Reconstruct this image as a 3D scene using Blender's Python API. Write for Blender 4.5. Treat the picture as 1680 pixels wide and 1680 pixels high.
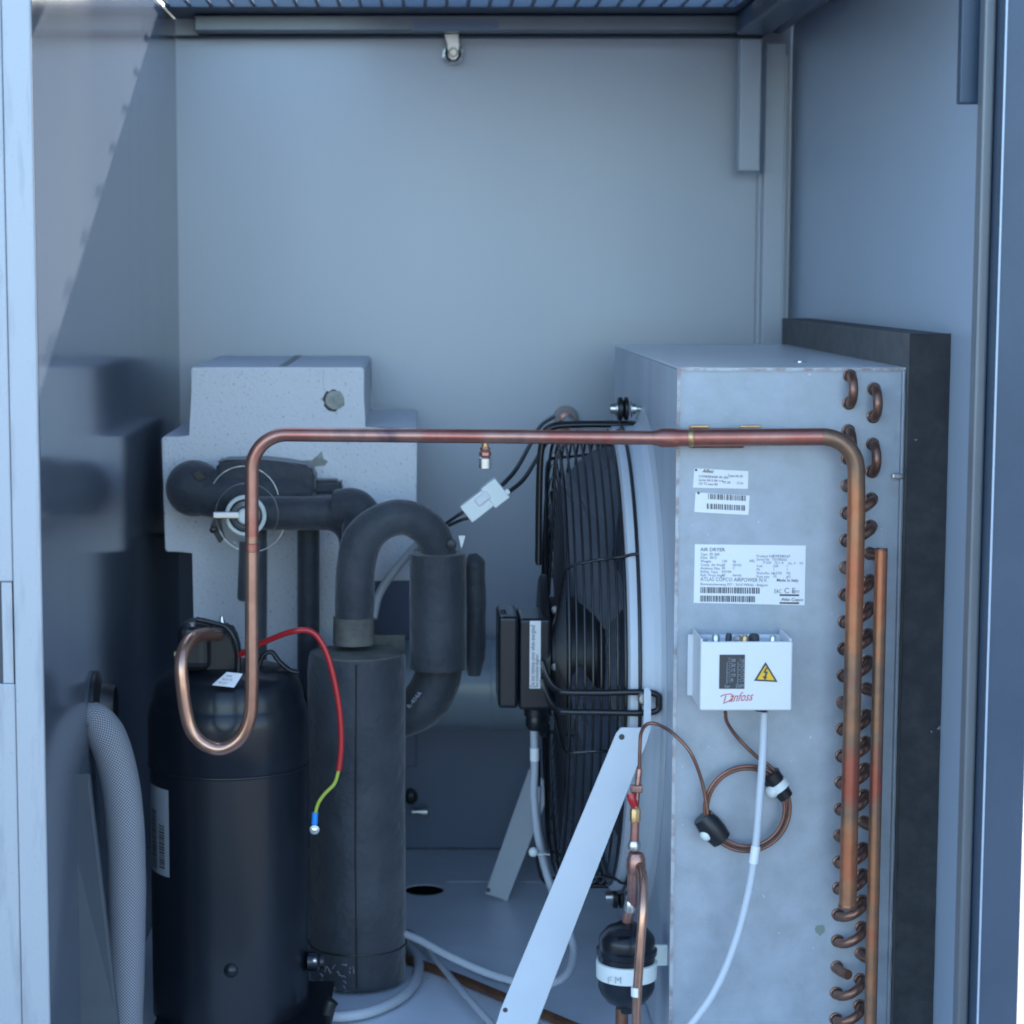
import bpy, bmesh, math, random
from mathutils import Vector, Matrix, noise
random.seed(7)
R = math.radians
S = bpy.context.scene
for o in list(bpy.data.objects): bpy.data.objects.remove(o)
COL = S.collection

# ------------------------------------------------------------------ camera, sky, sun, exposure
F = 3560.0; CX = 690.0; CY = 840.0; PITCH = math.atan(390/3560); H = 0.758
cam = bpy.data.cameras.new('camera'); camo = bpy.data.objects.new('camera', cam); COL.objects.link(camo)
cam.sensor_width = 36; cam.sensor_fit = 'HORIZONTAL'; cam.lens = 36*F/1680; cam.shift_x = (840-CX)/1680
cam.clip_start = 0.02; cam.clip_end = 3000
camo.location = (0, 0, H); camo.rotation_euler = (math.pi/2-PITCH, 0, 0)
cam.dof.use_dof = True; cam.dof.focus_distance = 2.02; cam.dof.aperture_fstop = 9.0
S.camera = camo
SUN = Vector((-0.24, -0.90, -0.43)).normalized()          # direction the light travels
W = bpy.data.worlds.new('World'); S.world = W; W.use_nodes = True
wn = W.node_tree.nodes; bg = wn['Background']
sky = wn.new('ShaderNodeTexSky'); sky.sky_type = 'NISHITA'; sky.sun_disc = False
sky.sun_elevation = math.asin(-SUN.z); sky.sun_rotation = math.atan2(-SUN.x, -SUN.y)
sky.air_density = 1.0; sky.dust_density = 0.9; sky.ozone_density = 2.5
W.node_tree.links.new(sky.outputs[0], bg.inputs[0]); bg.inputs[1].default_value = 0.15
sl = bpy.data.lights.new('sun', 'SUN'); sl.energy = 4.8; sl.angle = R(0.7); sl.color = (1, .96, .90)
so = bpy.data.objects.new('sun', sl); COL.objects.link(so); so.location = (1, 6, 4)
so.rotation_euler = SUN.to_track_quat('-Z', 'Y').to_euler()
S.view_settings.view_transform = 'Standard'; S.view_settings.look = 'None'
S.view_settings.exposure = 2.2; S.view_settings.gamma = 1
S.render.resolution_x = 1024; S.render.resolution_y = 1024
S.render.engine = 'CYCLES'; S.cycles.filter_width = 1.9
S.cycles.max_bounces = 7; S.cycles.diffuse_bounces = 4; S.cycles.glossy_bounces = 4

def P(px, py, Y):
    "world point on the plane of depth Y seen at photograph pixel px, py"
    u = (px-CX)/F; v = (CY-py)/F; c, s = math.cos(PITCH), math.sin(PITCH)
    d = Vector((u, c+v*s, -s+v*c)); d *= Y/d.y
    return Vector((d.x, d.y, d.z+H))
def X(px, Y, py=840): return P(px, py, Y).x
def Z(py, Y): return P(690, py, Y).z

# ------------------------------------------------------------------ materials
MATS = {}
def mat(name, col, rough=.5, metal=0, coat=0, col2=None, nscale=8, stretch=(1, 1, 1), bump=0, bscale=200, rvar=0,
        specks=None, speck_scale=120, speck_th=.72, spec=.5, sheen=0, contrast=(.35, .65), bdist=.001):
    m = bpy.data.materials.new(name); m.use_nodes = True; nt = m.node_tree; N = nt.nodes; L = nt.links
    b = N['Principled BSDF']
    b.inputs['Base Color'].default_value = (*col, 1); b.inputs['Roughness'].default_value = rough
    b.inputs['Metallic'].default_value = metal; b.inputs['Coat Weight'].default_value = coat
    b.inputs['Coat Roughness'].default_value = .12; b.inputs['Specular IOR Level'].default_value = spec
    b.inputs['Sheen Weight'].default_value = sheen
    g = N.new('ShaderNodeNewGeometry'); mp = N.new('ShaderNodeMapping'); mp.inputs['Scale'].default_value = stretch
    L.new(g.outputs['Position'], mp.inputs['Vector'])
    out = None
    if col2 is not None:
        n = N.new('ShaderNodeTexNoise'); n.inputs['Scale'].default_value = nscale; n.inputs['Detail'].default_value = 6
        n.inputs['Roughness'].default_value = .6
        L.new(mp.outputs[0], n.inputs['Vector'])
        r = N.new('ShaderNodeValToRGB'); r.color_ramp.elements[0].position = contrast[0]; r.color_ramp.elements[1].position = contrast[1]
        r.color_ramp.elements[0].color = (*col, 1); r.color_ramp.elements[1].color = (*col2, 1)
        L.new(n.outputs[0], r.inputs[0]); out = r.outputs[0]
        if rvar:
            mm = N.new('ShaderNodeMapRange'); mm.inputs['To Min'].default_value = rough-rvar; mm.inputs['To Max'].default_value = rough+rvar
            mm.inputs['From Min'].default_value = .3; mm.inputs['From Max'].default_value = .7
            L.new(n.outputs[0], mm.inputs[0]); L.new(mm.outputs[0], b.inputs['Roughness'])
    if specks is not None:
        n = N.new('ShaderNodeTexNoise'); n.inputs['Scale'].default_value = speck_scale; n.inputs['Detail'].default_value = 2
        L.new(g.outputs['Position'], n.inputs['Vector'])
        r = N.new('ShaderNodeValToRGB'); r.color_ramp.elements[0].position = speck_th; r.color_ramp.elements[1].position = speck_th+.03
        r.color_ramp.elements[0].color = (0, 0, 0, 1); r.color_ramp.elements[1].color = (1, 1, 1, 1)
        L.new(n.outputs[0], r.inputs[0])
        mx = N.new('ShaderNodeMix'); mx.data_type = 'RGBA'
        L.new(r.outputs[0], mx.inputs[0])
        if out: L.new(out, mx.inputs[6])
        else: mx.inputs[6].default_value = (*col, 1)
        mx.inputs[7].default_value = (*specks, 1); out = mx.outputs[2]
    if out: L.new(out, b.inputs['Base Color'])
    if bump:
        n = N.new('ShaderNodeTexNoise'); n.inputs['Scale'].default_value = bscale; n.inputs['Detail'].default_value = 4
        L.new(mp.outputs[0], n.inputs['Vector'])
        bp = N.new('ShaderNodeBump'); bp.inputs['Strength'].default_value = bump; bp.inputs['Distance'].default_value = bdist
        L.new(n.outputs[0], bp.inputs['Height']); L.new(bp.outputs[0], b.inputs['Normal'])
    MATS[name] = m; return m
def tint_mat(name, stops, scale, rough, stretch=(1, 1, 1)):
    "copper with heat tints: a colour ramp driven by position"
    m = bpy.data.materials.new(name); m.use_nodes = True; nt = m.node_tree; N = nt.nodes; L = nt.links
    b = N['Principled BSDF']; b.inputs['Metallic'].default_value = .8
    g = N.new('ShaderNodeNewGeometry'); mp = N.new('ShaderNodeMapping'); mp.inputs['Scale'].default_value = stretch
    L.new(g.outputs['Position'], mp.inputs['Vector'])
    n = N.new('ShaderNodeTexNoise'); n.inputs['Scale'].default_value = scale; n.inputs['Detail'].default_value = 5; n.inputs['Roughness'].default_value = .55
    L.new(mp.outputs[0], n.inputs['Vector'])
    r = N.new('ShaderNodeValToRGB'); cr = r.color_ramp
    while len(cr.elements) < len(stops): cr.elements.new(.5)
    for e, (p, c) in zip(cr.elements, stops): e.position = p; e.color = (*c, 1)
    L.new(n.outputs[0], r.inputs[0])
    n2 = N.new('ShaderNodeTexNoise'); n2.inputs['Scale'].default_value = 110; n2.inputs['Detail'].default_value = 3
    L.new(g.outputs['Position'], n2.inputs['Vector'])
    mx = N.new('ShaderNodeMix'); mx.data_type = 'RGBA'; mx.blend_type = 'MULTIPLY'; mx.inputs[0].default_value = .30
    L.new(r.outputs[0], mx.inputs[6]); L.new(n2.outputs[0], mx.inputs[7]); L.new(mx.outputs[2], b.inputs['Base Color'])
    mm = N.new('ShaderNodeMapRange'); mm.inputs['To Min'].default_value = rough-.03; mm.inputs['To Max'].default_value = rough+.05
    L.new(n2.outputs[0], mm.inputs[0]); L.new(mm.outputs[0], b.inputs['Roughness'])
    return m
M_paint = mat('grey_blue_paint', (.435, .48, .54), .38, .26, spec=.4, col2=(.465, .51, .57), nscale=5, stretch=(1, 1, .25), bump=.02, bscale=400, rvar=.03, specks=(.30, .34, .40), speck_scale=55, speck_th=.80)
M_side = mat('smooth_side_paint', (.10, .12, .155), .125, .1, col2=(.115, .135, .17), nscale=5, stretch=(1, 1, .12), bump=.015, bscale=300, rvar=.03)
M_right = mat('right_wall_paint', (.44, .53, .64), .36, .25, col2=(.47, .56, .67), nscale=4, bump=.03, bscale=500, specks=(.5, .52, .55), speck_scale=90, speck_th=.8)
M_post = mat('blue_post_paint', (.036, .064, .105), .35, .1, col2=(.05, .08, .125), nscale=9, bump=.1, bscale=500)
M_galvpost = mat('galvanised_post', (.42, .45, .49), .45, .3, col2=(.22, .24, .27), nscale=16, stretch=(3.5, 1, .45), bump=.15, bscale=500, contrast=(.55, .85), specks=(.38, .40, .42), speck_scale=420, speck_th=.66)
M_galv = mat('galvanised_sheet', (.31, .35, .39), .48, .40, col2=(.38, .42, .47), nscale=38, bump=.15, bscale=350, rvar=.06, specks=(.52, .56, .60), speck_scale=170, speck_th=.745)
M_galvtop = mat('galvanised_sheet_lit_top', (.82, .85, .89), .34, .4, col2=(.86, .89, .92), nscale=20, bump=.08, bscale=300)  # paler copy of the sheet, light from above put into its colour
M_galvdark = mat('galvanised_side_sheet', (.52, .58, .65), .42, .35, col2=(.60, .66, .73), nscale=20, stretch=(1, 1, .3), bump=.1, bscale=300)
M_floor = mat('floor_paint', (.76, .81, .88), .34, .05, col2=(.66, .71, .78), nscale=7, bump=.06, bscale=250, rvar=.05, specks=(.25, .25, .24), speck_scale=90, speck_th=.74)
M_beam = mat('beam_paint', (.16, .18, .20), .35, .3, col2=(.19, .21, .23), nscale=6, bump=.08)
M_lower = mat('lower_panel_paint', (.16, .20, .28), .45, 0, col2=(.18, .22, .30), nscale=6, bump=.1)
M_dark = mat('dark_panel', (.055, .062, .075), .55, 0, col2=(.07, .08, .09), nscale=6, bump=.1)
M_foam = mat('foam_slab_face', (.10, .10, .10), .85, 0, col2=(.13, .13, .13), nscale=60, bump=.5, bscale=700, specks=(.35, .36, .36), speck_scale=120, speck_th=.765)
M_foam2 = mat('foam_slab_edge', (.028, .028, .030), .95, 0, col2=(.045, .045, .046), nscale=60, bump=.6, bscale=700, specks=(.25, .26, .24), speck_scale=95, speck_th=.765)
M_tube = mat('black_pipe_foam', (.024, .029, .038), .66, 0, col2=(.048, .055, .066), nscale=16, bump=.9, bscale=75, bdist=.003, sheen=.3, contrast=(.4, .7))
M_tubedirt = mat('dusty_pipe_foam', (.07, .07, .065), .85, 0, col2=(.16, .16, .14), nscale=30, bump=.7, bscale=220)
M_black = mat('glossy_black_paint', (.006, .009, .014), .33, 0, coat=.18, spec=.4, col2=(.009, .011, .016), nscale=12, bump=.03, bscale=120)
M_plastic = mat('black_plastic', (.012, .013, .015), .38, 0, bump=.05, bscale=400)
M_wire = mat('black_wire_coating', (.010, .010, .012), .3)
M_blade = mat('fan_blade_metal', (.34, .38, .45), .30, .15, col2=(.40, .44, .51), nscale=12, rvar=.06)
M_eps = mat('polystyrene', (.80, .81, .83), .8, 0, col2=(.76, .77, .79), nscale=9, bump=.8, bscale=240, bdist=.0015, specks=(.42, .43, .44), speck_scale=300, speck_th=.655)
M_epsdirt = mat('stained_polystyrene', (.30, .31, .27), .9, 0, col2=(.5, .51, .48), nscale=70, bump=.5, bscale=260)
M_plug = mat('grey_plug', (.52, .53, .46), .6, 0, col2=(.28, .30, .27), nscale=60)
M_strut = mat('light_painted_steel', (.56, .60, .64), .42, 0, col2=(.53, .57, .61), nscale=20, bump=.06, bscale=500)
M_white = mat('white_plastic', (.72, .73, .74), .4, 0, col2=(.69, .70, .71), nscale=10)
M_nylon = mat('nylon', (.72, .76, .72), .45)
M_label = mat('white_label', (.80, .80, .80), .5, 0, bump=.03, bscale=200)
M_label2 = mat('grey_label', (.30, .32, .35), .5, 0)
M_ink = mat('black_ink', (.05, .05, .055), .6)
M_inkgrey = mat('grey_ink', (.16, .16, .17), .6)
M_red = mat('red_ink', (.55, .06, .06), .6)
M_yellow = mat('yellow_ink', (.85, .50, .02), .5)
M_redwire = mat('red_sleeve', (.42, .015, .018), .33, 0, coat=.2)
M_yg = mat('yellow_green_wire', (.35, .42, .05), .4)
M_blue = mat('blue_lug', (.02, .25, .7), .35)
M_steel = mat('zinc_plated_steel', (.62, .62, .60), .28, .9, col2=(.5, .5, .48), nscale=60)
M_brass = mat('brass', (.62, .42, .20), .35, .9, col2=(.5, .3, .16), nscale=80)
M_rubber = mat('tan_rubber', (.42, .36, .34), .6)
M_cable = mat('grey_cable', (.42, .45, .49), .5, 0, bump=.03)
M_cabledark = mat('dark_cable', (.02, .025, .03), .45)
M_wall_ground = mat('pale_paving', (.15, .155, .17), .9, 0, col2=(.11, .115, .125), nscale=24, bump=.5, bscale=60, specks=(.36, .33, .32), speck_scale=60, speck_th=.66)
M_steelpipe = mat('dull_steel_pipe', (.44, .52, .56), .38, .15, col2=(.38, .46, .50), nscale=14, bump=.1)
M_wiredark = mat('brown_capillary', (.20, .10, .075), .38, .7, col2=(.28, .14, .10), nscale=40)
M_rust = mat('tarnished_copper', (.16, .075, .045), .45, .6, col2=(.26, .12, .07), nscale=40)
M_cu_loop = tint_mat('polished_copper', [(.3, (.33, .16, .11)), (.5, (.62, .36, .26)), (.62, (.50, .27, .19)), (.75, (.40, .17, .12))], 9, .24)
M_cu_red = tint_mat('reddened_copper', [(.25, (.40, .21, .17)), (.42, (.47, .17, .13)), (.55, (.50, .26, .20)), (.66, (.18, .11, .12)), (.78, (.45, .19, .12))], 13, .34, (1, .6, .6))
M_cu_heat = tint_mat('heat_tinted_copper', [(.30, (.36, .10, .07)), (.42, (.56, .19, .10)), (.52, (.50, .23, .12)), (.60, (.30, .19, .13)), (.72, (.47, .14, .09))], 9, .42, (.6, .6, 1))
M_cu_bend = tint_mat('brown_bend_copper', [(.3, (.13, .065, .05)), (.5, (.32, .17, .12)), (.7, (.20, .09, .06))], 22, .36)
M_cu_pink = tint_mat('pink_joint_copper', [(.3, (.48, .17, .15)), (.5, (.55, .30, .24)), (.6, (.34, .18, .16)), (.75, (.70, .42, .32))], 30, .36)

def mesh_sleeve_mat():
    m = bpy.data.materials.new('braided_sleeve'); m.use_nodes = True; N = m.node_tree.nodes; L = m.node_tree.links
    b = N['Principled BSDF']; b.inputs['Roughness'].default_value = .5
    uv = N.new('ShaderNodeUVMap'); sep = N.new('ShaderNodeSeparateXYZ'); L.new(uv.outputs[0], sep.inputs[0])
    outs = []
    for ax, k in ((0, 38), (1, 330)):
        mu = N.new('ShaderNodeMath'); mu.operation = 'MULTIPLY'; mu.inputs[1].default_value = k*2*math.pi; L.new(sep.outputs[ax], mu.inputs[0])
        si = N.new('ShaderNodeMath'); si.operation = 'SINE'; L.new(mu.outputs[0], si.inputs[0]); outs.append(si.outputs[0])
    mx = N.new('ShaderNodeMath'); mx.operation = 'MULTIPLY'; L.new(outs[0], mx.inputs[0]); L.new(outs[1], mx.inputs[1])
    mr = N.new('ShaderNodeMapRange'); mr.inputs['From Min'].default_value = -.6; mr.inputs['From Max'].default_value = .6; L.new(mx.outputs[0], mr.inputs[0])
    r = N.new('ShaderNodeValToRGB'); r.color_ramp.elements[0].color = (.07, .075, .09, 1); r.color_ramp.elements[1].color = (.42, .43, .46, 1)
    L.new(mr.outputs[0], r.inputs[0]); L.new(r.outputs[0], b.inputs['Base Color'])
    bp = N.new('ShaderNodeBump'); bp.inputs['Strength'].default_value = .6; bp.inputs['Distance'].default_value = .001
    L.new(mr.outputs[0], bp.inputs['Height']); L.new(bp.outputs[0], b.inputs['Normal'])
    return m
M_braid = mesh_sleeve_mat()

# ------------------------------------------------------------------ object helpers
WL = {}                                     # world location of each object
def thing(name, label, cat, loc=(0, 0, 0), group=None, kind=None):
    o = bpy.data.objects.new(name, None); COL.objects.link(o); o.location = loc; o.empty_display_size = .02
    WL[o] = Vector(loc); o['label'] = label; o['category'] = cat
    if group: o['group'] = group
    if kind: o['kind'] = kind
    return o
def tag(o, label=None, cat=None, group=None, kind=None):
    if label: o['label'] = label
    if cat: o['category'] = cat
    if group: o['group'] = group
    if kind: o['kind'] = kind
    return o
def mk(name, bm, m, parent=None, smooth=False, label=None, angle=35):
    bmesh.ops.recalc_face_normals(bm, faces=bm.faces)
    me = bpy.data.meshes.new(name); bm.to_mesh(me); bm.free()
    vs = me.vertices
    xs = [v.co.x for v in vs]; ys = [v.co.y for v in vs]; zs = [v.co.z for v in vs]
    c = Vector(((min(xs)+max(xs))/2, (min(ys)+max(ys))/2, min(zs)))
    me.transform(Matrix.Translation(-c))
    if smooth:
        me.shade_smooth()
        try: me.set_sharp_from_angle(angle=R(angle))
        except Exception: pass
    me.materials.append(m)
    o = bpy.data.objects.new(name, me); COL.objects.link(o); WL[o] = c
    if parent is not None: o.parent = parent; o.location = c-WL[parent]
    else: o.location = c
    if label: o['label'] = label
    return o
def dupe(src, delta, parent):
    o = src.copy(); COL.objects.link(o); o.parent = parent
    WL[o] = WL[src]+Vector(delta); o.location = WL[o]-(WL[parent] if parent else Vector())
    return o
def add_box(bm, lo, hi, bev=0, seg=1, rot=None):
    lo = Vector(lo); hi = Vector(hi); c = (lo+hi)/2; d = hi-lo
    g = bmesh.ops.create_cube(bm, size=1); vs = g['verts']
    for v in vs: v.co = Vector((v.co.x*d.x, v.co.y*d.y, v.co.z*d.z))
    if bev:
        es = list({e for v in vs for e in v.link_edges})
        g2 = bmesh.ops.bevel(bm, geom=es, offset=bev, segments=seg, affect='EDGES', profile=.5)
        vs = list({v for f in g2['faces'] for v in f.verts} | {v for v in vs if v.is_valid})
    M = Matrix.Translation(c) @ (rot if rot else Matrix())
    bmesh.ops.transform(bm, matrix=M, verts=vs)
def box(name, lo, hi, m, parent=None, bev=.001, seg=2, rot=None, label=None):
    bm = bmesh.new(); add_box(bm, lo, hi, bev, seg, rot); return mk(name, bm, m, parent, label=label)
def catmull(pts, n=8):
    pts = [Vector(p) for p in pts]; out = []
    ext = [pts[0]*2-pts[1]]+pts+[pts[-1]*2-pts[-2]]
    for i in range(1, len(ext)-2):
        a, b, c, d = ext[i-1:i+3]
        for k in range(n):
            t = k/n
            out.append(.5*((2*b)+(c-a)*t+(2*a-5*b+4*c-d)*t*t+(3*b-a-3*c+d)*t**3))
    out.append(pts[-1]); return out
def fillet(pts, r, n=10):
    pts = [Vector(p) for p in pts]; out = [pts[0]]
    rs = r if isinstance(r, (list, tuple)) else [r]*(len(pts)-2)
    for i in range(1, len(pts)-1):
        a, b, c = pts[i-1], pts[i], pts[i+1]; d1 = (a-b).normalized(); d2 = (c-b).normalized()
        ang = d1.angle(d2); t = min(rs[i-1]/math.tan(ang/2), (a-b).length*.49 if i > 1 else (a-b).length*.95, (c-b).length*.49 if i < len(pts)-2 else (c-b).length*.95)
        p0 = b+d1*t; p1 = b+d2*t
        for k in range(n+1):
            s = k/n; out.append(p0*(1-s)**2+b*2*s*(1-s)+p1*s*s) if False else out.append(_arc(b, d1, d2, t, s))
    out.append(pts[-1]); return out
def _arc(b, d1, d2, t, s):
    ang = d1.angle(d2); rad = t*math.tan(ang/2); bis = (d1+d2).normalized(); cen = b+bis*(rad/math.sin(ang/2))
    v0 = (b+d1*t)-cen; v1 = (b+d2*t)-cen; w = v0.angle(v1)
    if w < 1e-4: return b.copy()
    return cen+(v0*math.sin((1-s)*w)+v1*math.sin(s*w))/math.sin(w)
def add_tube(bm, path, rad, seg=14, closed=False, caps=True, flat=1.0, wob=0):
    path = [Vector(p) for p in path]; n = len(path)
    uvl = bm.loops.layers.uv.verify()
    rings = []; nrm = None; length = 0; ls = []
    for i, p in enumerate(path):
        if closed: t = path[(i+1) % n]-path[i-1]
        else: t = path[min(i+1, n-1)]-path[max(i-1, 0)]
        t.normalize()
        if nrm is None:
            nrm = Vector((0, 0, 1)).cross(t)
            if nrm.length < .2: nrm = Vector((0, 1, 0)).cross(t)
            nrm.normalize()
        else:
            nrm = (nrm-t*nrm.dot(t)).normalized()
        bi = t.cross(nrm)
        if i: length += (p-path[i-1]).length
        ls.append(length)
        r = rad(i/(n-1)) if callable(rad) else rad
        if wob: r = r*(1+wob*noise.noise(p*28))
        rings.append([bm.verts.new(p+nrm*math.cos(a)*r+bi*math.sin(a)*r*flat) for a in (2*math.pi*k/seg for k in range(seg))])
    for i in range(n if closed else n-1):
        A = rings[i]; B = rings[(i+1) % n]
        for k in range(seg):
            f = bm.faces.new((A[k], A[(k+1) % seg], B[(k+1) % seg], B[k]))
            for lp, uvc in zip(f.loops, ((k/seg, ls[i]), ((k+1)/seg, ls[i]), ((k+1)/seg, ls[(i+1) % n]), (k/seg, ls[(i+1) % n]))): lp[uvl].uv = uvc
    if caps and not closed:
        bm.faces.new(rings[0][::-1]); bm.faces.new(rings[-1])
def tube(name, path, rad, m, parent=None, seg=14, closed=False, label=None, flat=1.0, wob=0):
    bm = bmesh.new(); add_tube(bm, path, rad, seg, closed, flat=flat, wob=wob); return mk(name, bm, m, parent, True, label, angle=60)
def add_lathe(bm, prof, origin, axis='Z', seg=40, cap=True):
    origin = Vector(origin)
    def pt(r, h, a):
        c, s = math.cos(a)*r, math.sin(a)*r
        return origin+(Vector((c, s, h)) if axis == 'Z' else Vector((h, c, s)) if axis == 'X' else Vector((c, -h, s)))
    rings = [[bm.verts.new(pt(r, h, 2*math.pi*k/seg)) for k in range(seg)] for r, h in prof]
    for A, B in zip(rings, rings[1:]):
        for k in range(seg): bm.faces.new((A[k], A[(k+1) % seg], B[(k+1) % seg], B[k]))
    if cap:
        if prof[0][0] > 1e-6: bm.faces.new(rings[0][::-1])
        if prof[-1][0] > 1e-6: bm.faces.new(rings[-1])
def lathe(name, prof, origin, m, parent=None, axis='Z', seg=40, cap=True, label=None, angle=35):
    bm = bmesh.new(); add_lathe(bm, prof, origin, axis, seg, cap)
    bmesh.ops.remove_doubles(bm, verts=bm.verts, dist=1e-6)
    return mk(name, bm, m, parent, True, label, angle)
def circle_pts(c, r, axis='X', n=64, a0=0, a1=2*math.pi):
    c = Vector(c); out = []; full = abs(a1-a0-2*math.pi) < 1e-6
    for k in range(n if full else n+1):
        a = a0+(a1-a0)*k/n; u, v = math.cos(a)*r, math.sin(a)*r
        out.append(c+(Vector((0, u, v)) if axis == 'X' else Vector((u, 0, v)) if axis == 'Y' else Vector((u, v, 0))))
    return out
def add_prism(bm, poly, d):
    "poly: list of world points, extruded by the vector d"
    d = Vector(d); A = [bm.verts.new(Vector(p)) for p in poly]; B = [bm.verts.new(Vector(p)+d) for p in poly]; n = len(poly)
    bm.faces.new(A[::-1]); bm.faces.new(B)
    for k in range(n): bm.faces.new((A[k], A[(k+1) % n], B[(k+1) % n], B[k]))
def prism(name, poly, d, m, parent=None, bev=0, label=None, seg=2):
    bm = bmesh.new(); add_prism(bm, poly, d)
    if bev: bmesh.ops.bevel(bm, geom=list(bm.edges), offset=bev, segments=seg, affect='EDGES')
    return mk(name, bm, m, parent, label=label)
def add_text(bm, txt, origin, size, ax=Vector((1, 0, 0)), ay=Vector((0, 0, 1)), shear=0, bold=0, sx=1, align='LEFT'):
    cu = bpy.data.curves.new('t', 'FONT'); cu.body = txt; cu.size = size; cu.shear = shear; cu.offset = bold; cu.align_x = align
    cu.resolution_u = 2
    o = bpy.data.objects.new('t', cu); COL.objects.link(o); bpy.context.view_layer.update()
    me = bpy.data.meshes.new_from_object(o.evaluated_get(bpy.context.evaluated_depsgraph_get()))
    bpy.data.objects.remove(o); bpy.data.curves.remove(cu)
    origin = Vector(origin)
    vs = [bm.verts.new(origin+ax*v.co.x*sx+ay*v.co.y) for v in me.vertices]
    for p in me.polygons:
        try: bm.faces.new([vs[i] for i in p.vertices])
        except ValueError: pass
    bpy.data.meshes.remove(me)
def flat_rect(bm, o, ax, ay, w, h):
    o = Vector(o); bm.faces.new([bm.verts.new(p) for p in (o, o+ax*w, o+ax*w+ay*h, o+ay*h)])

EX, EZ = Vector((1, 0, 0)), Vector((0, 0, 1))
YB, YO = 2.84, 1.78
XL, XR = -.3150, .478
ZT = 1.085

# ------------------------------------------------------------------ ground
bm = bmesh.new()
bmesh.ops.create_grid(bm, x_segments=2, y_segments=2, size=300)
bmesh.ops.translate(bm, vec=(0, 0, -.14), verts=bm.verts)
tag(mk('ground', bm, M_wall_ground), kind='structure')

# ------------------------------------------------------------------ cabinet
cab = thing('equipment_cabinet', 'grey blue sheet steel cabinet with open front that houses all the cooling machinery', 'cabinet', ((XL+XR)/2, 2.3, -.1))
box('back_panel', (XL-.002, YB, -.12), (XR+.002, YB+.012, ZT), M_paint, cab, .0005)
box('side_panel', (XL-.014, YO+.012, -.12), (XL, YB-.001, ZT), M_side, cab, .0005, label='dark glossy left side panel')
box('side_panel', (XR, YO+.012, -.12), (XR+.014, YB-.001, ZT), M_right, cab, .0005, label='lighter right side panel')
# floor with a round cut hole (built as a ring around it)
def floor_plate():
    bm = bmesh.new(); hc = P(696, 1460, 2); Y = H/((H-0)/1)  # placeholder, replaced below
    v = P(696, 1460, 1)-Vector((0, 0, H)); t = -H/v.z; c = Vector((v.x*t, v.y*t, 0))
    r = .5*(X(728, c.y)-X(662, c.y)); n = 32
    inner = [bm.verts.new(c+Vector((math.cos(2*math.pi*k/n)*r, math.sin(2*math.pi*k/n)*r, 0))) for k in range(n)]
    low = [bm.verts.new(v.co-Vector((0, 0, .0015))) for v in inner]
    def edge(a):
        dx, dy = math.cos(a), math.sin(a)
        tx = ((XR-.0005-c.x)/dx if dx > 0 else (XL+.0005-c.x)/dx) if abs(dx) > 1e-6 else 9
        ty = ((YB-.001-c.y)/dy if dy > 0 else (YO-.02-c.y)/dy) if abs(dy) > 1e-6 else 9
        t = min(tx, ty); return c+Vector((dx*t, dy*t, 0))
    angs = [2*math.pi*k/n for k in range(n)]
    outer = [bm.verts.new(edge(a)) for a in angs]
    corners = [(XR-.0005, YB-.001), (XL+.0005, YB-.001), (XL+.0005, YO-.02), (XR-.0005, YO-.02)]
    cd = sorted(((math.atan2(y-c.y, x-c.x) % (2*math.pi)), bm.verts.new((x, y, 0))) for x, y in corners) if False else [((math.atan2(y-c.y, x-c.x) % (2*math.pi)), bm.verts.new((x, y, 0))) for x, y in corners]
    for k in range(n):
        k2 = (k+1) % n; a0 = angs[k]; a1 = a0+2*math.pi/n
        mid = [vv for (a, vv) in sorted(cd, key=lambda q: q[0]) if a0 < a < a1]
        bm.faces.new([inner[k], outer[k]]+mid+[outer[k2], inner[k2]])
        bm.faces.new([inner[k], inner[k2], low[k2], low[k]])
    return bm
mk('floor_panel', floor_plate(), M_floor, cab)
box('under_floor', (XL+.0005, YO-.02, -.10), (XR-.0005, YB-.0005, -.03), M_dark, cab, 0)
def fl(px, py, h=.006):
    v = P(px, py, 1)-Vector((0, 0, H)); t = (h-H)/v.z; return Vector((v.x*t, v.y*t, h))
ys_ = fl(800, 1447, 0).y
box('floor_seam', (fl(734, 1447, 0).x, ys_-.0008, .0003), (.22, ys_+.0008, .0009), M_floor, cab, .0001, label='faint welded seam across the floor')
# roof with grille
zr = ZT
YG1 = P(690, 10, 1).y; vv = P(690, 9, 1)-Vector((0, 0, H)); YG1 = (zr-H)/vv.z*1.0
YG0 = 2.635
box('roof_panel', (XL+.001, YG1, zr-.002), (XR-.001, YB-.001, zr+.012), M_post, cab, .0005)
box('roof_panel', (XL+.001, YO+.013, zr-.002), (XR-.001, 2.07, zr+.012), M_post, cab, .0005)
box('roof_panel', (-.085, 2.0705, zr-.002), (XR-.001, 2.6345, zr+.012), M_post, cab, .0005)  # unseen piece, cut so the opening beside it shapes the sun patch
box('roof_panel', (.385, 2.635, zr-.002), (XR-.001, YG1-.0005, zr+.012), M_post, cab, .0005)
bar = None; x = XL+.004
YG0 = 2.642
k = 0
while x < .385:
    if bar is None: bar = box('grille_bar', (x, YG0+.0005, zr-.001), (x+.0044, YG1-.0005, zr+.0012), M_post, cab, .0003, 1)
    else: dupe(bar, (k*.0262, 0, 0), cab)
    k += 1; x += .0262
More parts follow.
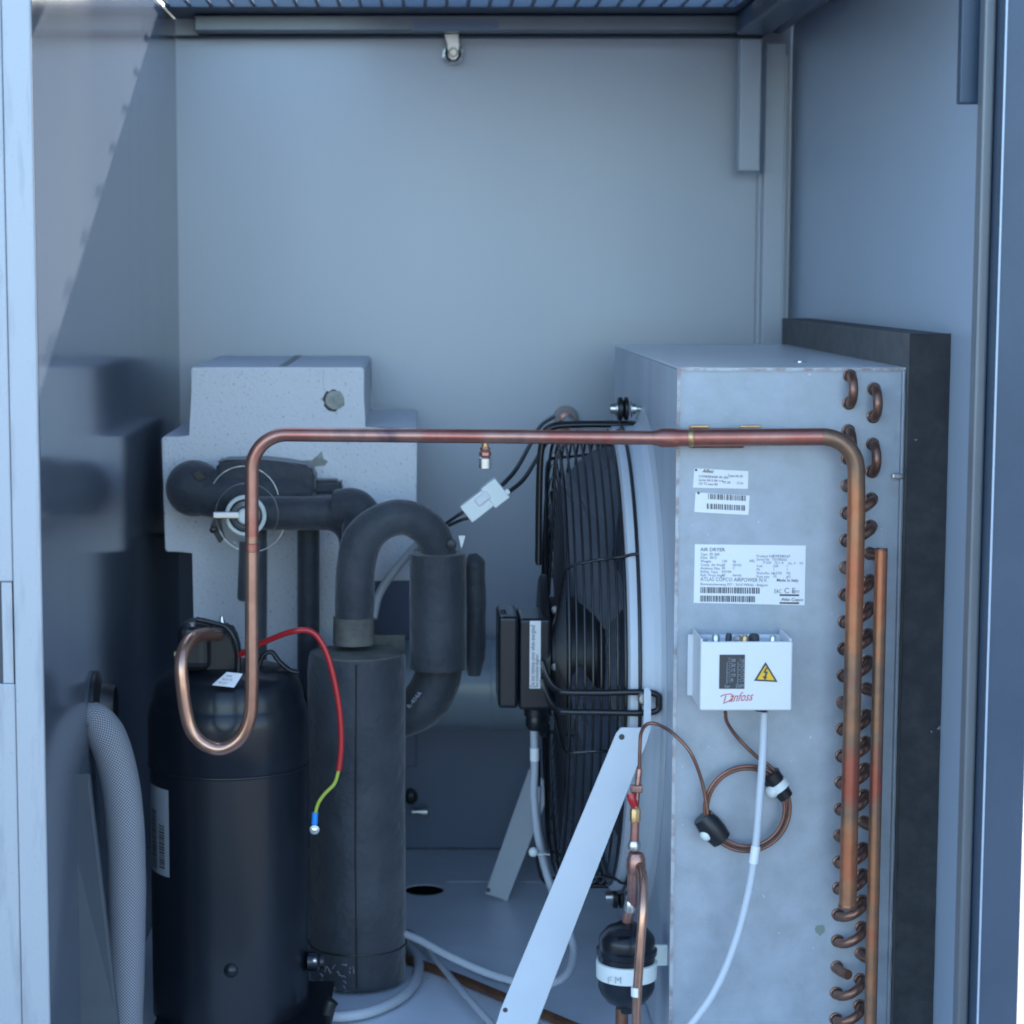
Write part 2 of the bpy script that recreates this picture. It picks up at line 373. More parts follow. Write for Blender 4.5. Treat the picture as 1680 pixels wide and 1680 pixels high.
# rear roof beam, and a dark strip standing in for the shadow beneath it
box('roof_beam', (XL+.03, 2.778, Z(51, 2.778)), (X(1212, 2.778, 50), YB-.001, zr-.003), M_beam, cab, .002)
box('beam_dark_panel', (X(676, 2.777, 50), 2.7772, Z(51, 2.777)+.0005), (X(818, 2.777, 50), 2.7778, Z(32, 2.777)), M_lower, cab, 0, label='thin dark panel on the beam behind the lock')  # flat dark panel laid just in front of the beam face
box('beam_shadow_strip', (XL+.001, 2.815, Z(60, 2.815)), (XR-.04, YB-.0015, Z(51, 2.778)-.001), M_dark, cab, .001)
tube('roof_rail', [Vector((.452, YO+.05, zr-.012)), Vector((.452, 2.80, zr-.012))], .012, M_post, cab, 12)
bm = bmesh.new(); add_box(bm, (.395, YO+.03, zr-.030), (.435, 2.76, zr-.0025), .003, 2); mk('roof_rail', bm, M_post, cab)
# right rear corner profiles
xa, xb = X(1253, 2.80, 300), X(1287, 2.80, 300)
box('corner_post', (xa, 2.80, 0.004), (xb, YB-.001, zr-.035), M_paint, cab, .0015)
box('corner_flange', (xb-.0015, 2.796, 0.004), (xb+.001, 2.7995, zr-.05), M_strut, cab, .0005, label='thin bright edge of the corner post')
box('corner_strip', (X(1243, 2.82, 400), 2.822, .004), (X(1249, 2.82, 400), YB-.001, Z(283, 2.81)), M_paint, cab, .001)
box('hanging_strip', (X(1214, 2.77, 150), 2.77, Z(281, 2.77)), (X(1249, 2.77, 150), 2.795, zr-.033), M_paint, cab, .0015)
box('hanging_strip', (X(1576, 1.80, 100), 1.80, Z(170, 1.80)), (X(1632, 1.80, 100), 1.812, zr-.003), M_post, cab, .0015, label='blue strip hanging from the front right roof corner')
# front posts
xl = XL; YP = YO+.006
xg = X(13, YP, 560)
box('front_post', (xg, YP, -.12), (xl, YO+.011, ZT+.012), M_galvpost, cab, .002, 3, label='pale galvanised front left post')
zs0, zs1 = Z(1122, YP), Z(955, YP)
box('post_return', (xg-.07, YP+.0005, -.12), (xg-.0002, YO+.010, zs0), M_galvpost, cab, .0015)
box('post_return', (xg-.07, YP+.0005, zs1), (xg-.0002, YO+.010, ZT+.012), M_galvpost, cab, .0015)
box('post_return', (X(3.5, YP, 1040), YP+.001, zs0+.0004), (xg-.0012, YO+.010, zs1-.0004), M_galvpost, cab, .0003)
box('slot_back', (xg-.07, YO+.0115, -.12), (xg+.01, YO+.013, ZT), M_dark, cab, 0)  # dark strip added behind slot and gap to stop sunlight leaking through
xr = X(1634, YO-.03, 560); xr2 = P(1669, 1670, YO-.03).x
box('front_post', (xr, YO-.03, -.12), (xr2, YO+.011, ZT+.012), M_post, cab, .0016, 3, label='blue painted front right post')
tube('edge_highlight', [Vector((xr+.0007, YO-.031, -.1)), Vector((xr+.0007, YO-.031, ZT))], .0009, M_right, cab, 8, label='painted highlight along the edge of the right post')  # pale bead stands in for the highlight on the post edge
box('post_seal', (xr-.010, YO-.006, 0), (xr-.0005, YO+.011, ZT-.01), M_beam, cab, .002)

# cover plate beside the hose
pl = [P(88, 1270, 1.93), P(146, 1270, 1.97), P(197, 1700, 1.97), P(88, 1700, 1.93)]
o = prism('cable_cover', pl, (0.001, .003, 0), M_dark, None, .0006)
tag(o, 'dark sheet metal cover at the lower left in front of the braided hose', 'cover')

# ------------------------------------------------------------------ rear lower part
YD = 2.70
o = box('dark_sheet', (X(236, 2.80, 1000), 2.805, Z(1260, 2.8)), (X(684, 2.80, 1000), YB-.0015, Z(880, 2.80)), M_lower, None, .003)  # plain dark sheet on the wall behind the block
tag(o, 'dark sheet on the rear wall behind the polystyrene block', 'insulation')
tk = thing('air_duct', 'horizontal dull steel duct along the rear wall between pipe sleeve and fan', 'duct', (.1, 2.76, .12))
zc = Z(1150, YD); rr = .045
z1 = Z(1196, 2.66)
def ductprof(): return
bm = bmesh.new(); add_tube(bm, [Vector((-.06, 2.775, z1+.034)), Vector((.36, 2.775, z1+.034))], .058, 40); mk('duct_body', bm, M_steelpipe, tk, True)
tube('duct_seam', circle_pts((X(806, 2.73), 2.775, z1+.034), .0585, 'X', 48), .0009, M_galvdark, tk, 6, closed=True)
box('duct_weld', (X(760, 2.71), 2.7215, Z(1141, 2.72)), (X(812, 2.71), 2.7245, Z(1136, 2.72)), M_steel, tk, .0005)
o = box('lower_panel', (XL+.02, 2.812, .0015), (XR-.04, 2.830, z1+.03), M_lower, cab, .001, label='dark blue lower panel under the duct')
# little drain valve on that panel
dv = thing('drain_valve', 'small zinc and copper drain valve on the dark lower panel', 'valve', P(688, 1334, 2.78))
lathe('valve_body', [(.004, 0), (.004, .012), (.006, .012), (.006, .020), (.0045, .022)], P(676, 1332, 2.78), M_steel, dv, 'X', 16)
lathe('valve_cap', [(.0052, 0), (.0058, .001), (.0058, .006), (.004, .007)], P(693, 1333, 2.78), M_rubber, dv, 'X', 16)
dk = lathe('valve_knob', [(.009, 0), (.009, .012), (.006, .014)], P(674, 1305, 2.80), M_plastic, dv, 'Y', 16)

# ------------------------------------------------------------------ top lock
lk = thing('cam_lock', 'zinc cam lock with hexagon nut high on the rear panel', 'lock', P(743, 100, 2.83))
c = P(743, 89, 2.83)
bm = bmesh.new()
hexo = [c+Vector((math.cos(R(60*k+22))*.0148, 0, math.sin(R(60*k+22))*.0148)) for k in range(6)]
n = 24
A = []; B = []
for k in range(n):
    a = 2*math.pi*k/n; i = int((math.degrees(a)-22) % 360//60); p0, p1 = hexo[i % 6], hexo[(i+1) % 6]
    d = Vector((math.cos(a), 0, math.sin(a))); e = p1-p0; q = p0-c
    t = (q.x*e.z-q.z*e.x)/(d.x*e.z-d.z*e.x)
    A.append(c+d*t); B.append(c+d*.0105)
fo = [[bm.verts.new(p+Vector((0, yy, 0))) for p in L_] for L_, yy in ((A, 0), (A, -.006), (B, -.007), (B, 0))]
for a_, b_ in zip(fo, fo[1:]):
    for k in range(n): bm.faces.new((a_[k], a_[(k+1) % n], b_[(k+1) % n], b_[k]))
mk('nut', bm, M_steel, lk)
lathe('nut_recess', [(.0104, -.001), (.0104, .001), (.0001, .001)], c, M_dark, lk, 'Y', 24)
lathe('lock_barrel', [(.0068, 0), (.0068, .014), (.006, .015)], c, M_steel, lk, 'Y', 24)
lathe('bolt_head', [(.006, .019), (.006, .023), (.0045, .0245), (.0001, .0245)], c, M_steel, lk, 'Y', 16)
bm = bmesh.new()
prof = [P(736, 93, 2.812), P(741, 98, 2.812), P(747, 98, 2.812), P(751, 93, 2.812), P(753, 74, 2.812), P(752, 70, 2.812), P(752, 57, 2.812), P(729, 57, 2.812), P(734, 72, 2.812)]
add_prism(bm, prof, (0, -.003, 0))
add_prism(bm, [P(730, 56.5, 2.812), P(752, 56.5, 2.812), P(751, 43, 2.79), P(732, 43, 2.79)], (0, -.003, 0))
mk('cam_plate', bm, M_steel, lk)

# ------------------------------------------------------------------ polystyrene block
YE = 2.45; YE2 = 2.80
eps = thing('polystyrene_block', 'stepped white polystyrene block around the heat exchanger in the rear left corner', 'insulation block', (X(475, YE), 2.6, Z(1200, YE)))
out = [(313, 603), (597, 603), (597, 703), (684, 703), (682, 953), (560, 953), (560, 1160), (318, 1160), (318, 905), (271, 905), (265, 717), (313, 717)]
pts = [P(a, b, YE) for a, b in out]
prism('foam_body', pts[::-1], (0, YE2-YE, 0), M_eps, eps, .0018)
box('top_tape', (X(458, YE), YE+.004, pts[0].z+.0002), (X(470, YE), YE2-.004, pts[0].z+.0010), M_epsdirt, eps, 0, label='brownish strip across the top')
box('joint_line', (X(531.5, YE), YE-.0003, Z(640, YE)), (X(532.0, YE), YE+.001, Z(606, YE)), M_epsdirt, eps, 0)
c = P(549, 656, YE)
def ragged(c, r0, amp, n=22, sx=1, sz=1, seed=0):
    rnd = random.Random(seed); return [c+Vector((math.cos(2*math.pi*k/n)*(r0+rnd.uniform(-amp, amp))*sx, 0, math.sin(2*math.pi*k/n)*(r0+rnd.uniform(-amp, amp))*sz)) for k in range(n)]
prism('plug_surround', ragged(c+Vector((-.0010, -.0006, 0)), .0118, .0022, seed=3), (0, .003, 0), M_plastic, eps)
prism('plug', ragged(c+Vector((.0005, -.0045, 0)), .0107, .0006, seed=4), (0, .005, 0), M_plug, eps, .001, label='grey round plug in the upper block')
prism('chipped_patch', [P(452, 757, YE-.0012), P(512, 755, YE-.0012), P(528, 740, YE-.0012), P(531, 753, YE-.0012), P(538, 757, YE-.0012), P(533, 764, YE-.0012), P(500, 766, YE-.0012), P(455, 768, YE-.0012)], (0, .002, 0), M_epsdirt, eps)

# ------------------------------------------------------------------ insulated pipework
# rear bulky valve insulation
vi = thing('insulated_valve', 'bulky black foam wrapped valve with round left end on the polystyrene block', 'pipe insulation', P(420, 860, 2.4))
bm = bmesh.new(); bmesh.ops.create_uvsphere(bm, u_segments=28, v_segments=18, radius=.0315); bmesh.ops.scale(bm, vec=(1.02, .9, 1), verts=bm.verts)
bmesh.ops.translate(bm, vec=P(319, 801, 2.40), verts=bm.verts); mk('elbow_wrap', bm, M_tube, vi, True)
tube('pipe_wrap', catmull([P(322, 803, 2.40), P(360, 812, 2.40), P(430, 812, 2.40), P(505, 808, 2.41)]), .0265, M_tube, vi, 24, wob=.04)
prism('flap', [P(354, 760, 2.385), P(362, 755, 2.385), P(430, 754, 2.385), P(470, 758, 2.385), P(508, 764, 2.385), P(517, 775, 2.385), P(517, 810, 2.385), P(354, 810, 2.385)], (0, .05, 0), M_tube, vi, .004, seg=3)
prism('end_wrap', [P(512, 788, 2.40), P(558, 788, 2.40), P(562, 795, 2.40), P(562, 812, 2.40), P(512, 812, 2.40)], (0, .03, 0), M_tube, vi, .004, seg=3)
prism('split_edge', [P(316, 778, 2.371), P(326, 770, 2.371), P(339, 784, 2.371), P(324, 788, 2.371)], (0, .006, 0), M_plastic, vi, .001)
# suction pipe, horizontal then down
_o = tube('insulated_pipe', fillet([P(404, 842, 2.34), P(584, 842, 2.34), P(584, 1020, 2.32)], .032), .0185, M_tube, None, 24, wob=.05)
tag(_o, 'straight black foam covered pipe running right from the round silver valve', 'insulated pipe', )
tube('elbow_wrap', catmull([P(556, 836, 2.335), P(580, 833, 2.33), P(594, 850, 2.325), P(597, 885, 2.32)]), .0215, M_tube, _o, 24, wob=.12)
o = tube('insulated_pipe', fillet([P(506, 850, 2.38), P(506, 980, 2.38), P(506, 1170, 2.38)], .01), .0125, M_tube, None, 18)
tag(o, 'slim vertical black foam covered pipe between compressor and accumulator', 'insulated pipe')
o = tube('insulated_pipe', [P(421, 860, 2.36), P(421, 980, 2.36), P(420, 1110, 2.34)], .0118, M_tube, None, 18)
tag(o, 'vertical black foam covered pipe directly behind the copper riser', 'insulated pipe')
bm = bmesh.new(); a = P(409, 888, 2.20); b = P(406, 985, 2.20)
add_tube(bm, [a+Vector((0, 0, .001)), a, a-Vector((0, 0, .004)), (a+b)/2, b+Vector((0, 0, .006)), b+Vector((0, 0, .002)), b], lambda t: .0105 if .1 < t < .9 else .0085, 18)
tag(mk('foam_sleeve', bm, M_tube, None, True), 'short black foam sleeve behind the copper riser above the compressor', 'pipe sleeve')
# arch
ar = thing('arched_pipe', 'black foam covered pipe arching from the accumulator top into a thick sleeve', 'insulated pipe', P(600, 1060, 2.27))
arch = catmull([P(580, 1052, 2.27), P(582, 990, 2.27), P(584, 930, 2.27), P(597, 882, 2.27), P(632, 854, 2.275), P(670, 850, 2.28), P(705, 872, 2.29), P(722, 915, 2.30), P(724, 960, 2.31)], 8)
tube('pipe_foam', arch, lambda t: .0205 if t < .35 else .0205-.0015*min(1, (t-.35)*4), M_tube, ar, 26, wob=.05)
tube('dusty_end', [P(580, 1012, 2.27), P(580, 1056, 2.27)], .0213, M_tubedirt, ar, 24, wob=.06, label='dusty greenish lower end of the foam')
bm = bmesh.new(); a = P(718, 906, 2.305); b = P(719, 1096, 2.305)
add_tube(bm, [a+Vector((0, 0, .0002)), a-Vector((0, 0, .0012)), a-Vector((0, 0, .004)), a*.5+b*.5, b+Vector((0, 0, .002)), b], lambda t: .0305-(.004 if t < .01 else 0), 32, wob=.03)
mk('thick_sleeve', bm, M_tube, ar, True)
sl_ = catmull([P(776, 908, 2.34), P(778, 930, 2.34), P(780, 1000, 2.34), P(778, 1060, 2.34), P(778, 1108, 2.34)], 5)
tube('sleeve_flap', sl_, lambda t: .004+.0075*min(1, t*5)*(1 if t < .85 else 1-(t-.85)*4), M_tube, ar, 16, wob=.2, label='overlapping loose flap of the sleeve')
tube('flap_seam', catmull([P(764, 912, 2.312), P(763, 960, 2.312), P(764, 1030, 2.312), P(761, 1088, 2.312)]), .0006, M_strut, ar, 6)
tube('elbow_foam', catmull([P(722, 1080, 2.33), P(715, 1120, 2.33), P(690, 1158, 2.33), P(640, 1178, 2.34)]), .0255, M_tube, ar, 26, wob=.04)
bm = bmesh.new()
d1 = (P(725, 1105, 2.30)-P(680, 1160, 2.30)).normalized(); d2 = Vector((0, -1, 0)).cross(d1).normalized()
add_text(bm, 'R-404A', P(672, 1163, 2.299), .007, d1, -d2 if d2.z < 0 else d2)
mk('sleeve_print', bm, M_label2, ar)
lathe('pipe_button', [(.0055, 0), (.005, .002), (.0001, .0035)], P(741, 893, 2.278), M_cabledark, ar, 'Y', 16)
prism('paper_tag', [P(752, 879, 2.275), P(764, 879, 2.275), P(757, 900, 2.275)], (0, .001, 0), M_nylon, ar)
o = lathe('pipe_clip', [(.004, 0), (.005, .002), (.005, .010), (.004, .014)], P(630, 826, 2.34), M_nylon, None, 'X', 14)
tag(o, 'small pale plastic clip on top of the foam pipe bend', 'clip')

# ------------------------------------------------------------------ accumulator
ac = thing('accumulator', 'tall upright cylinder wrapped in dark foam right of the compressor', 'accumulator', Vector((X(585, 2.27, 1300), 2.27, 0)))
cx = X(586, 2.27, 1300); zt = Z(1072, 2.27); ra = .0515
bm = bmesh.new()
add_lathe(bm, [(ra*.97, .006), (ra, .012), (ra*1.006, .05), (ra*1.012, .08), (ra*1.012, .12), (ra*1.004, .16), (ra, .2), (ra*1.003, .24), (ra*1.006, .28), (ra*1.01, .32), (ra*1.008, zt-.05), (ra*1.0, zt-.02), (ra*.99, zt-.004), (ra*.97, zt)], (cx, 2.27, 0), seg=56)
for v in bm.verts:
    d_ = Vector((v.co.x-cx, v.co.y-2.27, 0)); v.co += d_*(.03*noise.noise(v.co*22)+.012*noise.noise(v.co*60)); v.co.z += .0015*noise.noise(v.co*45) if v.co.z > .1 else 0
mk('foam_wrap', bm, M_tube, ac, True)
tube('wrap_seam', [Vector((cx+.0005, 2.27-ra*1.016, .01)), Vector((cx-.0005, 2.27-ra*1.02, .15)), Vector((cx+.001, 2.27-ra*1.015, zt-.003))], .0009, M_plastic, ac, 6)
bm = bmesh.new(); add_lathe(bm, [(ra*.96, 0), (ra*.96, .0015), (ra*.5, .004), (.0001, .004)], (cx, 2.27, zt), seg=40); mk('dusty_top', bm, M_tubedirt, ac, True)
box('backing_bracket', (X(598, 2.33), 2.33, .004), (X(665, 2.33), 2.333, Z(1042, 2.33)), M_tubedirt, ac, .001, label='steel bracket edge showing behind the cylinder')
tube('lower_band', circle_pts((cx, 2.27, .045), ra*1.012, 'Z', 48), .0009, M_plastic, ac, 6, closed=True)
bm = bmesh.new()
for k in range(26):
    q = P(random.uniform(525, 590), random.uniform(1580, 1625), 2.205); d = Vector((random.gauss(0, .002), 0, random.uniform(-.008, .004)))
    add_tube(bm, [q, q+d*.5+Vector((.0008, 0, 0)), q+d], .00028, 4)
mk('glue_threads', bm, M_label2, ac)

# ------------------------------------------------------------------ compressor
cp = thing('compressor', 'glossy black hermetic compressor with domed top standing on the floor at left', 'compressor', Vector((X(376, 2.13, 1400), 2.13, 0)))
cx = X(377, 2.13, 1400); cy = 2.13; rc = .0798
zs = Z(1248, cy)
body = [(rc*.9, .012), (rc*.985, .02), (rc*.985, zs-.001)]
lathe('shell', body, (cx, cy, 0), M_black, cp, seg=72)
z0 = zs-.0012
cap = [(rc*.99, z0), (rc*1.0, z0+.0015), (rc, z0+.044), (rc*.992, z0+.052), (rc*.975, z0+.058), (rc*.955, z0+.062), (rc*.945, z0+.0635), (rc*.942, z0+.069), (rc*.925, z0+.076), (rc*.89, z0+.083), (rc*.83, z0+.089), (rc*.74, z0+.0940), (rc*.6, z0+.0975), (rc*.42, z0+.1000), (rc*.2, z0+.101), (.0001, z0+.1015)]
lathe('dome', cap, (cx, cy, 0), M_black, cp, seg=72, angle=50)
tube('weld_bead', circle_pts((cx, cy, zs-.0005), rc*.995, 'Z', 96), .0016, M_black, cp, 8, closed=True)
# terminal cover on the dome
bm = bmesh.new(); add_box(bm, (X(292, 2.10, 1050), 2.085, Z(1100, 2.1)), (X(346, 2.10, 1050), 2.135, Z(1020, 2.1)), .010, 4); mk('terminal_cover', bm, M_plastic, cp)
prism('terminal_box', [P(314, 1112, 2.098), P(312, 1060, 2.098), P(326, 1036, 2.098), P(372, 1034, 2.098), P(382, 1046, 2.098), P(390, 1075, 2.098), P(388, 1112, 2.098)], (0, .05, 0), M_plastic, cp, .003, seg=3)
tube('cover_strap', catmull([P(322, 1016, 2.09), P(350, 1022, 2.09), P(372, 1030, 2.088), P(385, 1050, 2.088), P(391, 1078, 2.09), P(390, 1105, 2.09)]), .0026, M_plastic, cp, 8)
lathe('terminal_screw', [(.003, 0), (.0034, .002), (.0034, .005), (.002, .009), (.002, .012)], P(364, 1030, 2.10), M_steel, cp, 'Z', 12)
lathe('terminal_screw', [(.003, 0), (.0034, .002), (.0034, .004)], P(315, 1028, 2.085), M_steel, cp, 'Z', 12)
lathe('terminal_nut', [(.004, 0), (.004, .007), (.002, .011)], P(286, 1075, 2.12), M_brass, cp, 'X', 6)
# dome sticker
zq = Z(1115, 2.072)
prism('dome_sticker', [P(348, 1124, 2.055), P(384, 1128, 2.055), P(398, 1106, 2.064), P(372, 1103, 2.064)], (0, .0008, .0003), M_label, cp, label='small white sticker on the dome')
bm = bmesh.new()
for k in range(3):
    add_text(bm, ('4U 211', 'DCS 19', '0342')[k], P(361+k*6-3, 1121-k*5.5, 2.0535+k*.0022), .0030, (P(384, 1128, 2.055)-P(348, 1124, 2.055)).normalized(), Vector((.35, .2, .9)))
mk('sticker_print', bm, M_ink, cp)
# lifting lug
tube('lifting_lug', catmull([P(424, 1095, 2.12), P(432, 1075, 2.12), P(446, 1070, 2.12), P(458, 1085, 2.12), P(475, 1099, 2.12), P(490, 1103, 2.12)]), .0042, M_black, cp, 12, flat=.6)
# barcode label on the left of the shell
def cylpt(ang, z, rad): return Vector((cx+math.sin(ang)*rad, cy-math.cos(ang)*rad, z))
bm = bmesh.new(); a0, a1 = R(-76), R(-43); zlo, zhi = Z(1432, 2.09), Z(1290, 2.09)
nseg = 8; rows = [[bm.verts.new(cylpt(a0+(a1-a0)*k/nseg, z, rc*.985+.0006)) for k in range(nseg+1)] for z in (zlo, zhi)]
for k in range(nseg): bm.faces.new((rows[0][k], rows[0][k+1], rows[1][k+1], rows[1][k]))
mk('shell_label', bm, M_label2, cp, label='grey label with barcodes on the left of the shell')
bm = bmesh.new()
for col_, (b0, b1, y0, y1) in enumerate(((-68, -59, 1330, 1425), (-55, -48, 1350, 1420))):
    yy = y0
    while yy < y1:
        t = random.choice((1.5, 2.2, 3)); r0 = rc*.985+.0010
        vsq = [cylpt(R(b), Z(yq, 2.09), r0) for b, yq in ((b0, yy), (b1, yy), (b1, yy+t), (b0, yy+t))]
        bm.faces.new([bm.verts.new(v) for v in vsq]); yy += t+random.choice((1.2, 2))
mk('label_barcode', bm, M_ink, cp)
lathe('sight_port', [(.007, -.004), (.007, .001), (.0055, .003), (.002, .0045), (.0001, .0047)], P(379, 1592, cy-rc*.985), M_black, cp, 'Y', 20)
lathe('shell_port', [(.010, 0), (.010, .010), (.0075, .0125), (.0075, .016)], P(505, 1577, 2.115), M_black, cp, 'X', 20)
bm = bmesh.new(); bmesh.ops.create_uvsphere(bm, u_segments=16, v_segments=12, radius=.0035); bmesh.ops.translate(bm, vec=P(516, 1576, 2.108), verts=bm.verts); mk('port_cap', bm, M_steel, cp, True)
tube('mounting_foot', catmull([P(520, 1700, 2.10), P(533, 1678, 2.10), P(541, 1650, 2.10), P(546, 1642, 2.10)]), .0065, M_plastic, cp, 12)
prism('mounting_foot', [P(250, 1685, 2.06), P(540, 1685, 2.06), P(530, 1700, 2.06), P(260, 1700, 2.06)], (0, .14, 0), M_black, cp, .001)

# ------------------------------------------------------------------ round silver valve
rv = thing('round_valve', 'round silver valve face with white ring behind the copper riser', 'valve', P(400, 880, 2.33))
c = P(403, 846, 2.315)
lathe('valve_body', [(.019, -.03), (.0195, -.008), (.0215, -.007), (.0222, -.003), (.0222, .003), (.0205, .0045), (.0185, .0035), (.018, 0), (.0001, 0)], c, M_nylon, rv, 'Y', 48)
lathe('valve_bonnet', [(.0155, 0), (.0155, .0035), (.0125, .0055), (.0108, .0045), (.0100, .001)], c, M_steel, rv, 'Y', 40)
lathe('valve_spigot', [(.0085, 0), (.0085, .010), (.0065, .012), (.0001, .012)], c, M_nylon, rv, 'Y', 32)
lathe('valve_disc', [(.0178, .0004), (.0165, .0012), (.012, .0014), (.0001, .0014)], c, M_plastic, rv, 'Y', 32)
box('valve_lever', (X(349, 2.30), 2.298, Z(851, 2.30)), (X(392, 2.30), 2.304, Z(840, 2.30)), M_steel, rv, .0012)
tube('retaining_wire', circle_pts(P(405, 844, 2.30), .0335, 'Y', 64, R(-50), R(250)), .0005, M_steel, rv, 6)
tube('retaining_wire', circle_pts(P(412, 850, 2.305), .0365, 'Y', 64, R(-160), R(-20)), .0005, M_steel, rv, 6)
tube('retaining_wire', circle_pts(P(400, 822, 2.29), .037, 'Y', 64, R(10), R(150)), .0006, M_steel, rv, 6)
prism('black_tag', [P(350, 852, 2.31), P(362, 850, 2.31), P(364, 872, 2.31), P(370, 882, 2.31), P(360, 892, 2.31), P(354, 882, 2.31), P(344, 865, 2.31)], (0, .004, 0), M_plastic, rv, .001)
lathe('valve_spindle', [(.0035, 0), (.0035, .02), (.002, .021)], P(352, 866, 2.32), M_plastic, rv, 'Y', 12)

# ------------------------------------------------------------------ copper discharge line
dl = thing('discharge_pipe', 'long copper pipe looping at the compressor and crossing to the condenser header', 'copper pipe', P(412, 1230, 2.0))
YC = 1.985
a = fillet([P(352, 1043, 2.06), P(316, 1040, 2.02), P(296, 1060, 1.99), P(300, 1130, YC), P(316, 1200, YC)], .02)
path = catmull([P(356, 1042, 2.075), P(335, 1041, 2.04), P(312, 1050, 2.01), P(298, 1080, 1.99), P(299, 1125, YC), P(309, 1185, YC), P(328, 1216, YC), P(360, 1229, YC), P(391, 1214, YC), P(409, 1180, YC), P(413, 1130, YC), P(413, 1050, YC)], 10)
tube('pipe_loop', path, .0064, M_cu_loop, dl, 20)
path = fillet([P(413, 1050, YC), P(413, 712.5, YC), P(1086, 718.5, 1.945)], .033, 14)
i = 0
split = next(i for i, p in enumerate(path) if p.z > Z(900, YC)) if False else None
tube('riser', path[:1]+[P(413, 880, YC)], .0064, M_cu_loop, dl, 20)
tube('cross_pipe', [P(413, 880, YC)]+path[1:], .0064, M_cu_red, dl, 20)
lathe('pipe_coupling', [(.0064, 0), (.0069, .0006), (.0069, .0075), (.0064, .008)], P(413, 905, YC), M_cu_red, dl, 'Z', 20)
path = fillet([P(1084, 718.5, 1.945), P(1405, 716, 1.94), P(1405, 850, 1.94)], .031, 14)
tube('large_pipe', path[:2], .0078, M_cu_red, dl, 22)
tube('large_elbow', path[1:], .00785, M_cu_heat, dl, 22)
lathe('reducer', [(.0066, -.004), (.0072, 0), (.0086, .004), (.0086, .016), (.008, .020)], P(1078, 718.4, 1.945), M_cu_red, dl, 'X', 20)
lathe('braze_collar', [(.0079, 0), (.0086, .001), (.0086, .004), (.0079, .005)], P(1128, 718, 1.944), M_brass, dl, 'X', 20)
p0 = P(1405, 840, 1.94)
header = [Vector((p0.x, 1.94, p0.z)), Vector((p0.x, 1.94, Z(1490, 1.94)))]
tube('header_pipe', header, .0080, M_cu_heat, dl, 22)
lathe('header_cap', [(.0083, 0), (.0088, .002), (.0083, .004)], (p0.x, 1.94, Z(1490, 1.94)), M_cu_bend, dl, 'Z', 20)
# pipe clamp on the condenser
box('pipe_clamp', (X(1128, 1.955), 1.951, Z(735, 1.955)), (X(1219, 1.955), 1.966, Z(703, 1.955)), M_rust, dl, .002, label='rusty clamp plate behind the pipe')
box('clamp_ear', (X(1128, 1.955), 1.9455, Z(702, 1.95)), (X(1160, 1.955), 1.9505, Z(697, 1.95)), M_brass, dl, .001)
box('clamp_ear', (X(1210, 1.955), 1.9455, Z(702, 1.95)), (X(1244, 1.955), 1.9505, Z(697, 1.95)), M_brass, dl, .001)
# access valve under the pipe
av = thing('access_valve', 'small copper access valve with knurled silver cap hanging under the crossing pipe', 'valve', P(796, 769, 1.97))
zt = Z(722, 1.968)
k_ = 1.8e3
vx = P(796, 745, 1.968)
def zz(py): return Z(py, 1.968)
lathe('valve_stem', [(.0030, zz(735)), (.0030, zz(722))], (vx.x, 1.968, 0), M_brass, av, 'Z', 14)
lathe('valve_nut', [(.0038, zz(749)), (.0056, zz(747)), (.0056, zz(742)), (.0040, zz(739)), (.0048, zz(737)), (.0048, zz(734)), (.003, zz(733))], (vx.x, 1.968, 0), M_cu_pink, av, 'Z', 6)
bm = bmesh.new(); add_lathe(bm, [(.0048, zz(769)), (.0058, zz(768)), (.0058, zz(752)), (.0048, zz(750)), (.0036, zz(749))], (vx.x, 1.968, 0), seg=24)
mk('valve_cap', bm, M_steel, av, True)

# ------------------------------------------------------------------ condenser box
YF, YK = 1.978, 2.63
cxl, cxr = X(1115, YF, 603), X(1487, YF, 603); czt = Z(603, YF)
cd = thing('condenser', 'large galvanised condenser box with two columns of copper return bends', 'condenser', ((cxl+cxr)/2, (YF+YK)/2, 0))
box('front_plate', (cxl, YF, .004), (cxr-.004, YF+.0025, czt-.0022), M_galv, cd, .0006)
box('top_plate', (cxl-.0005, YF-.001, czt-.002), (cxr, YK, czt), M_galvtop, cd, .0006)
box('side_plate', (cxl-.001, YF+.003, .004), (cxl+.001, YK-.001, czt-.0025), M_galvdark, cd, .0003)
box('coil_core', (cxl+.14, YF+.004, .006), (cxr-.004, YK-.004, czt-.003), M_dark, cd, 0)
box('front_flange', (cxr-.0042, YF-.006, .004), (cxr-.0022, YF+.003, czt-.0025), M_galv, cd, .0005)
box('side_flange', (cxr-.0016, YF-.002, .004), (cxr, YF+.08, czt-.0025), M_strut, cd, .0005)
box('flange_clip', (cxr-.012, YF-.0075, Z(785, YF)), (cxr-.001, YF-.001, Z(776, YF)), M_steel, cd, .0015)
prism('top_rivet', [Vector((X(1308, 2.1)+math.cos(a)*.006, P(1308, 590, 2.1).y+math.sin(a)*.006, czt)) for a in (2*math.pi*k/12 for k in range(12))], (0, 0, .0012), M_steel, cd)
# flange edge, slightly rusty, along the left and top fold
bm = bmesh.new()
zq = .01
while zq < czt-.004:
    add_box(bm, (cxl-.0022, YF-.0012, zq), (cxl+.0006+random.uniform(0, .0007), YF-.0002, zq+.0105), 0); zq += .0107
mk('folded_edge', bm, mat('rusted_edge', (.44, .46, .49), .5, .4, col2=(.30, .26, .26), nscale=70, contrast=(.45, .62)), cd)
bm = bmesh.new(); xq = cxl
while xq < cxr-.006:
    add_box(bm, (xq, YF-.0022, czt-.0026-random.uniform(0, .0005)), (xq+.0118, YF-.0011, czt-.0003), 0); xq += .012
mk('folded_edge', bm, MATS['rusted_edge'], cd)
